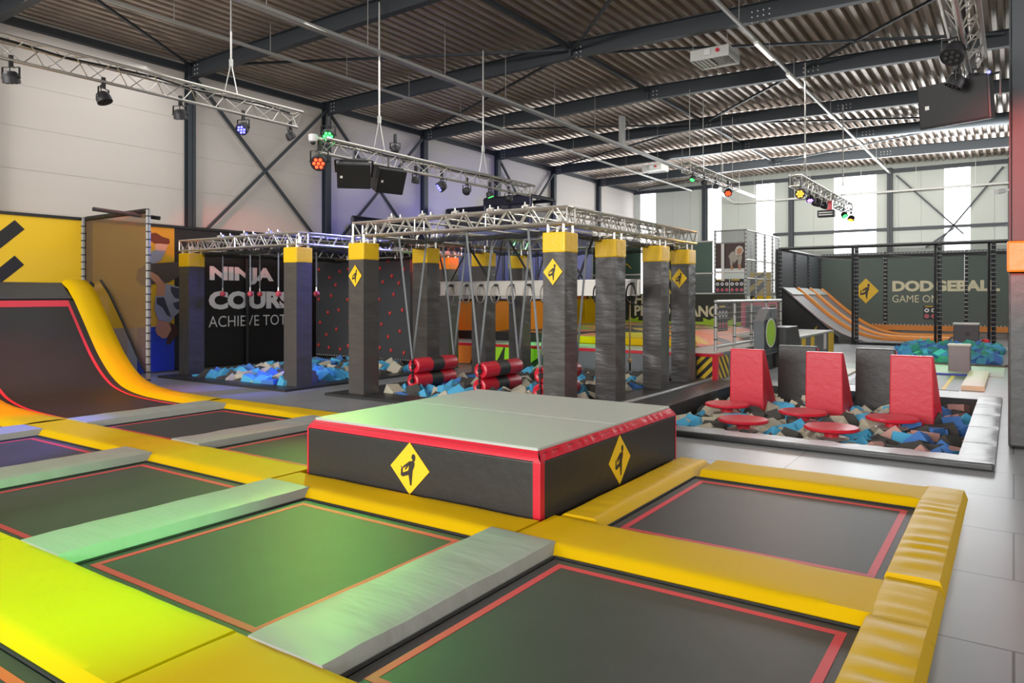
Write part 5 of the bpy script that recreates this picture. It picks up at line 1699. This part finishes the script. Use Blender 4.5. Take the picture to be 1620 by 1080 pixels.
# ================================================================== FAR RIGHT FLOOR AREA
a, b, c, d = PITS['far']
t = thing('far_pit', 'distant foam pit with blue and green cubes before the dodgeball court', 'foam pit', ((a+b)/2, (c+d)/2, 0))
pit_liner('far', .75, t)
MB().box(-3.35, -.2, 24.55, 24.88, .0, .06).box(-.34, -.12, 24.88, 31.6, 0, .06).box(-3.5, -3.32, 24.88, 31.6, 0, .06).build('edging', 'rim', t)
fill_foam('far', lambda x, y: [('fnavy', 2), ('fgreen', 2.4), ('fblue', 1.6)], 45, .1, 'distant pit before the dodgeball court', .3)
t = thing('grey_block', 'square grey padded block at the front edge of the distant foam pit', 'padded block', (-1.2, 22.8, 0))
MB().box(-1.43, -.93, 22.5, 22.95, .0, .7).build('body', 'greypanel', t, bevel=.02)
MB().box(-1.45, -.91, 22.48, 22.97, .68, .73).build('top', 'mattop', t, bevel=.02)
t = thing('grey_block', 'dark grey padded block behind the distant foam pit with a small hole', 'padded block', (-1.4, 32, 0))
MB().box(-1.85, -1.05, 31.75, 32.3, .0, .95).build('body', 'steel', t, bevel=.02)
MB().box(-1.87, -1.03, 31.73, 32.32, .93, 1.0).build('top', 'mattop', t, bevel=.02)
MB().cyl((-1.4, 31.76, .6), (-1.4, 31.74, .6), .09, 12).build('hole', 'cable', t)
t = thing('red_ball', 'dark red ball lying behind the distant foam pit', 'ball', (-.85, 32.0, 0))
MB().ball((-.85, 32.0, .3), .14, 14, 10).build('ball', 'red', t, smooth='all')
MB().cyl((-.85, 32.0, 0), (-.85, 32.0, .2), .03, 6).build('stand', 'red', t)
t = thing('floor_trampoline', 'flat grey trampoline with a yellow line beside the cream pad, behind the red blocks', 'trampoline', (-2, 19.8, 0))
MB().box(-3.2, -.95, 18.0, 21.4, .002, .008).build('bed', 'greypanel', t)
MB().box(-1.28, -1.2, 18.1, 21.3, .008, .011).build('yellow_line', 'sign', t)
MB().box(-3.3, -.9, 21.4, 21.6, .0, .05).build('blue_edge', 'mural_b', t)
pad('floor_pad', -.93, -.5, 18.3, 22.2, mat('cream_vinyl_pad', '#CFC4A4', .4, bump=.5, bscale=6, bstretch=(.5, 3, 1)), 'cream ribbed pad on the floor behind the stool pit, near the right column', h=.09, slope=.05, wamp=.01, wsc=(1.5, 7))
pad('floor_pad', -4.3, -3.4, 18.4, 21.5, mat('cream_mat', '#CFC8B4', .45), 'pale cream floor mat between the black tapered blocks', h=.05, slope=.05, wamp=.003)
t = thing('green_mat', 'pale floor mat tinted bright green in front of the distant foam pit', 'mat', (-2, 23, 0))
MB().box(-3.3, -.2, 21.65, 24.5, .002, .02).build('sheet', 'mattop', t)
light('stage_light_red', 'SPOT', (-13.74, 3.4, 5.62), 1300, LENS['red'][1], (-14.6, 6.2, .3), spot=44, blend=0.6, radius=.1)
light('stage_light_red', 'SPOT', (-13.74, 4.4, 5.62), 1700, LENS['red'][1], (-18.4, 12.3, 3.45), spot=20, blend=0.6, radius=.1)
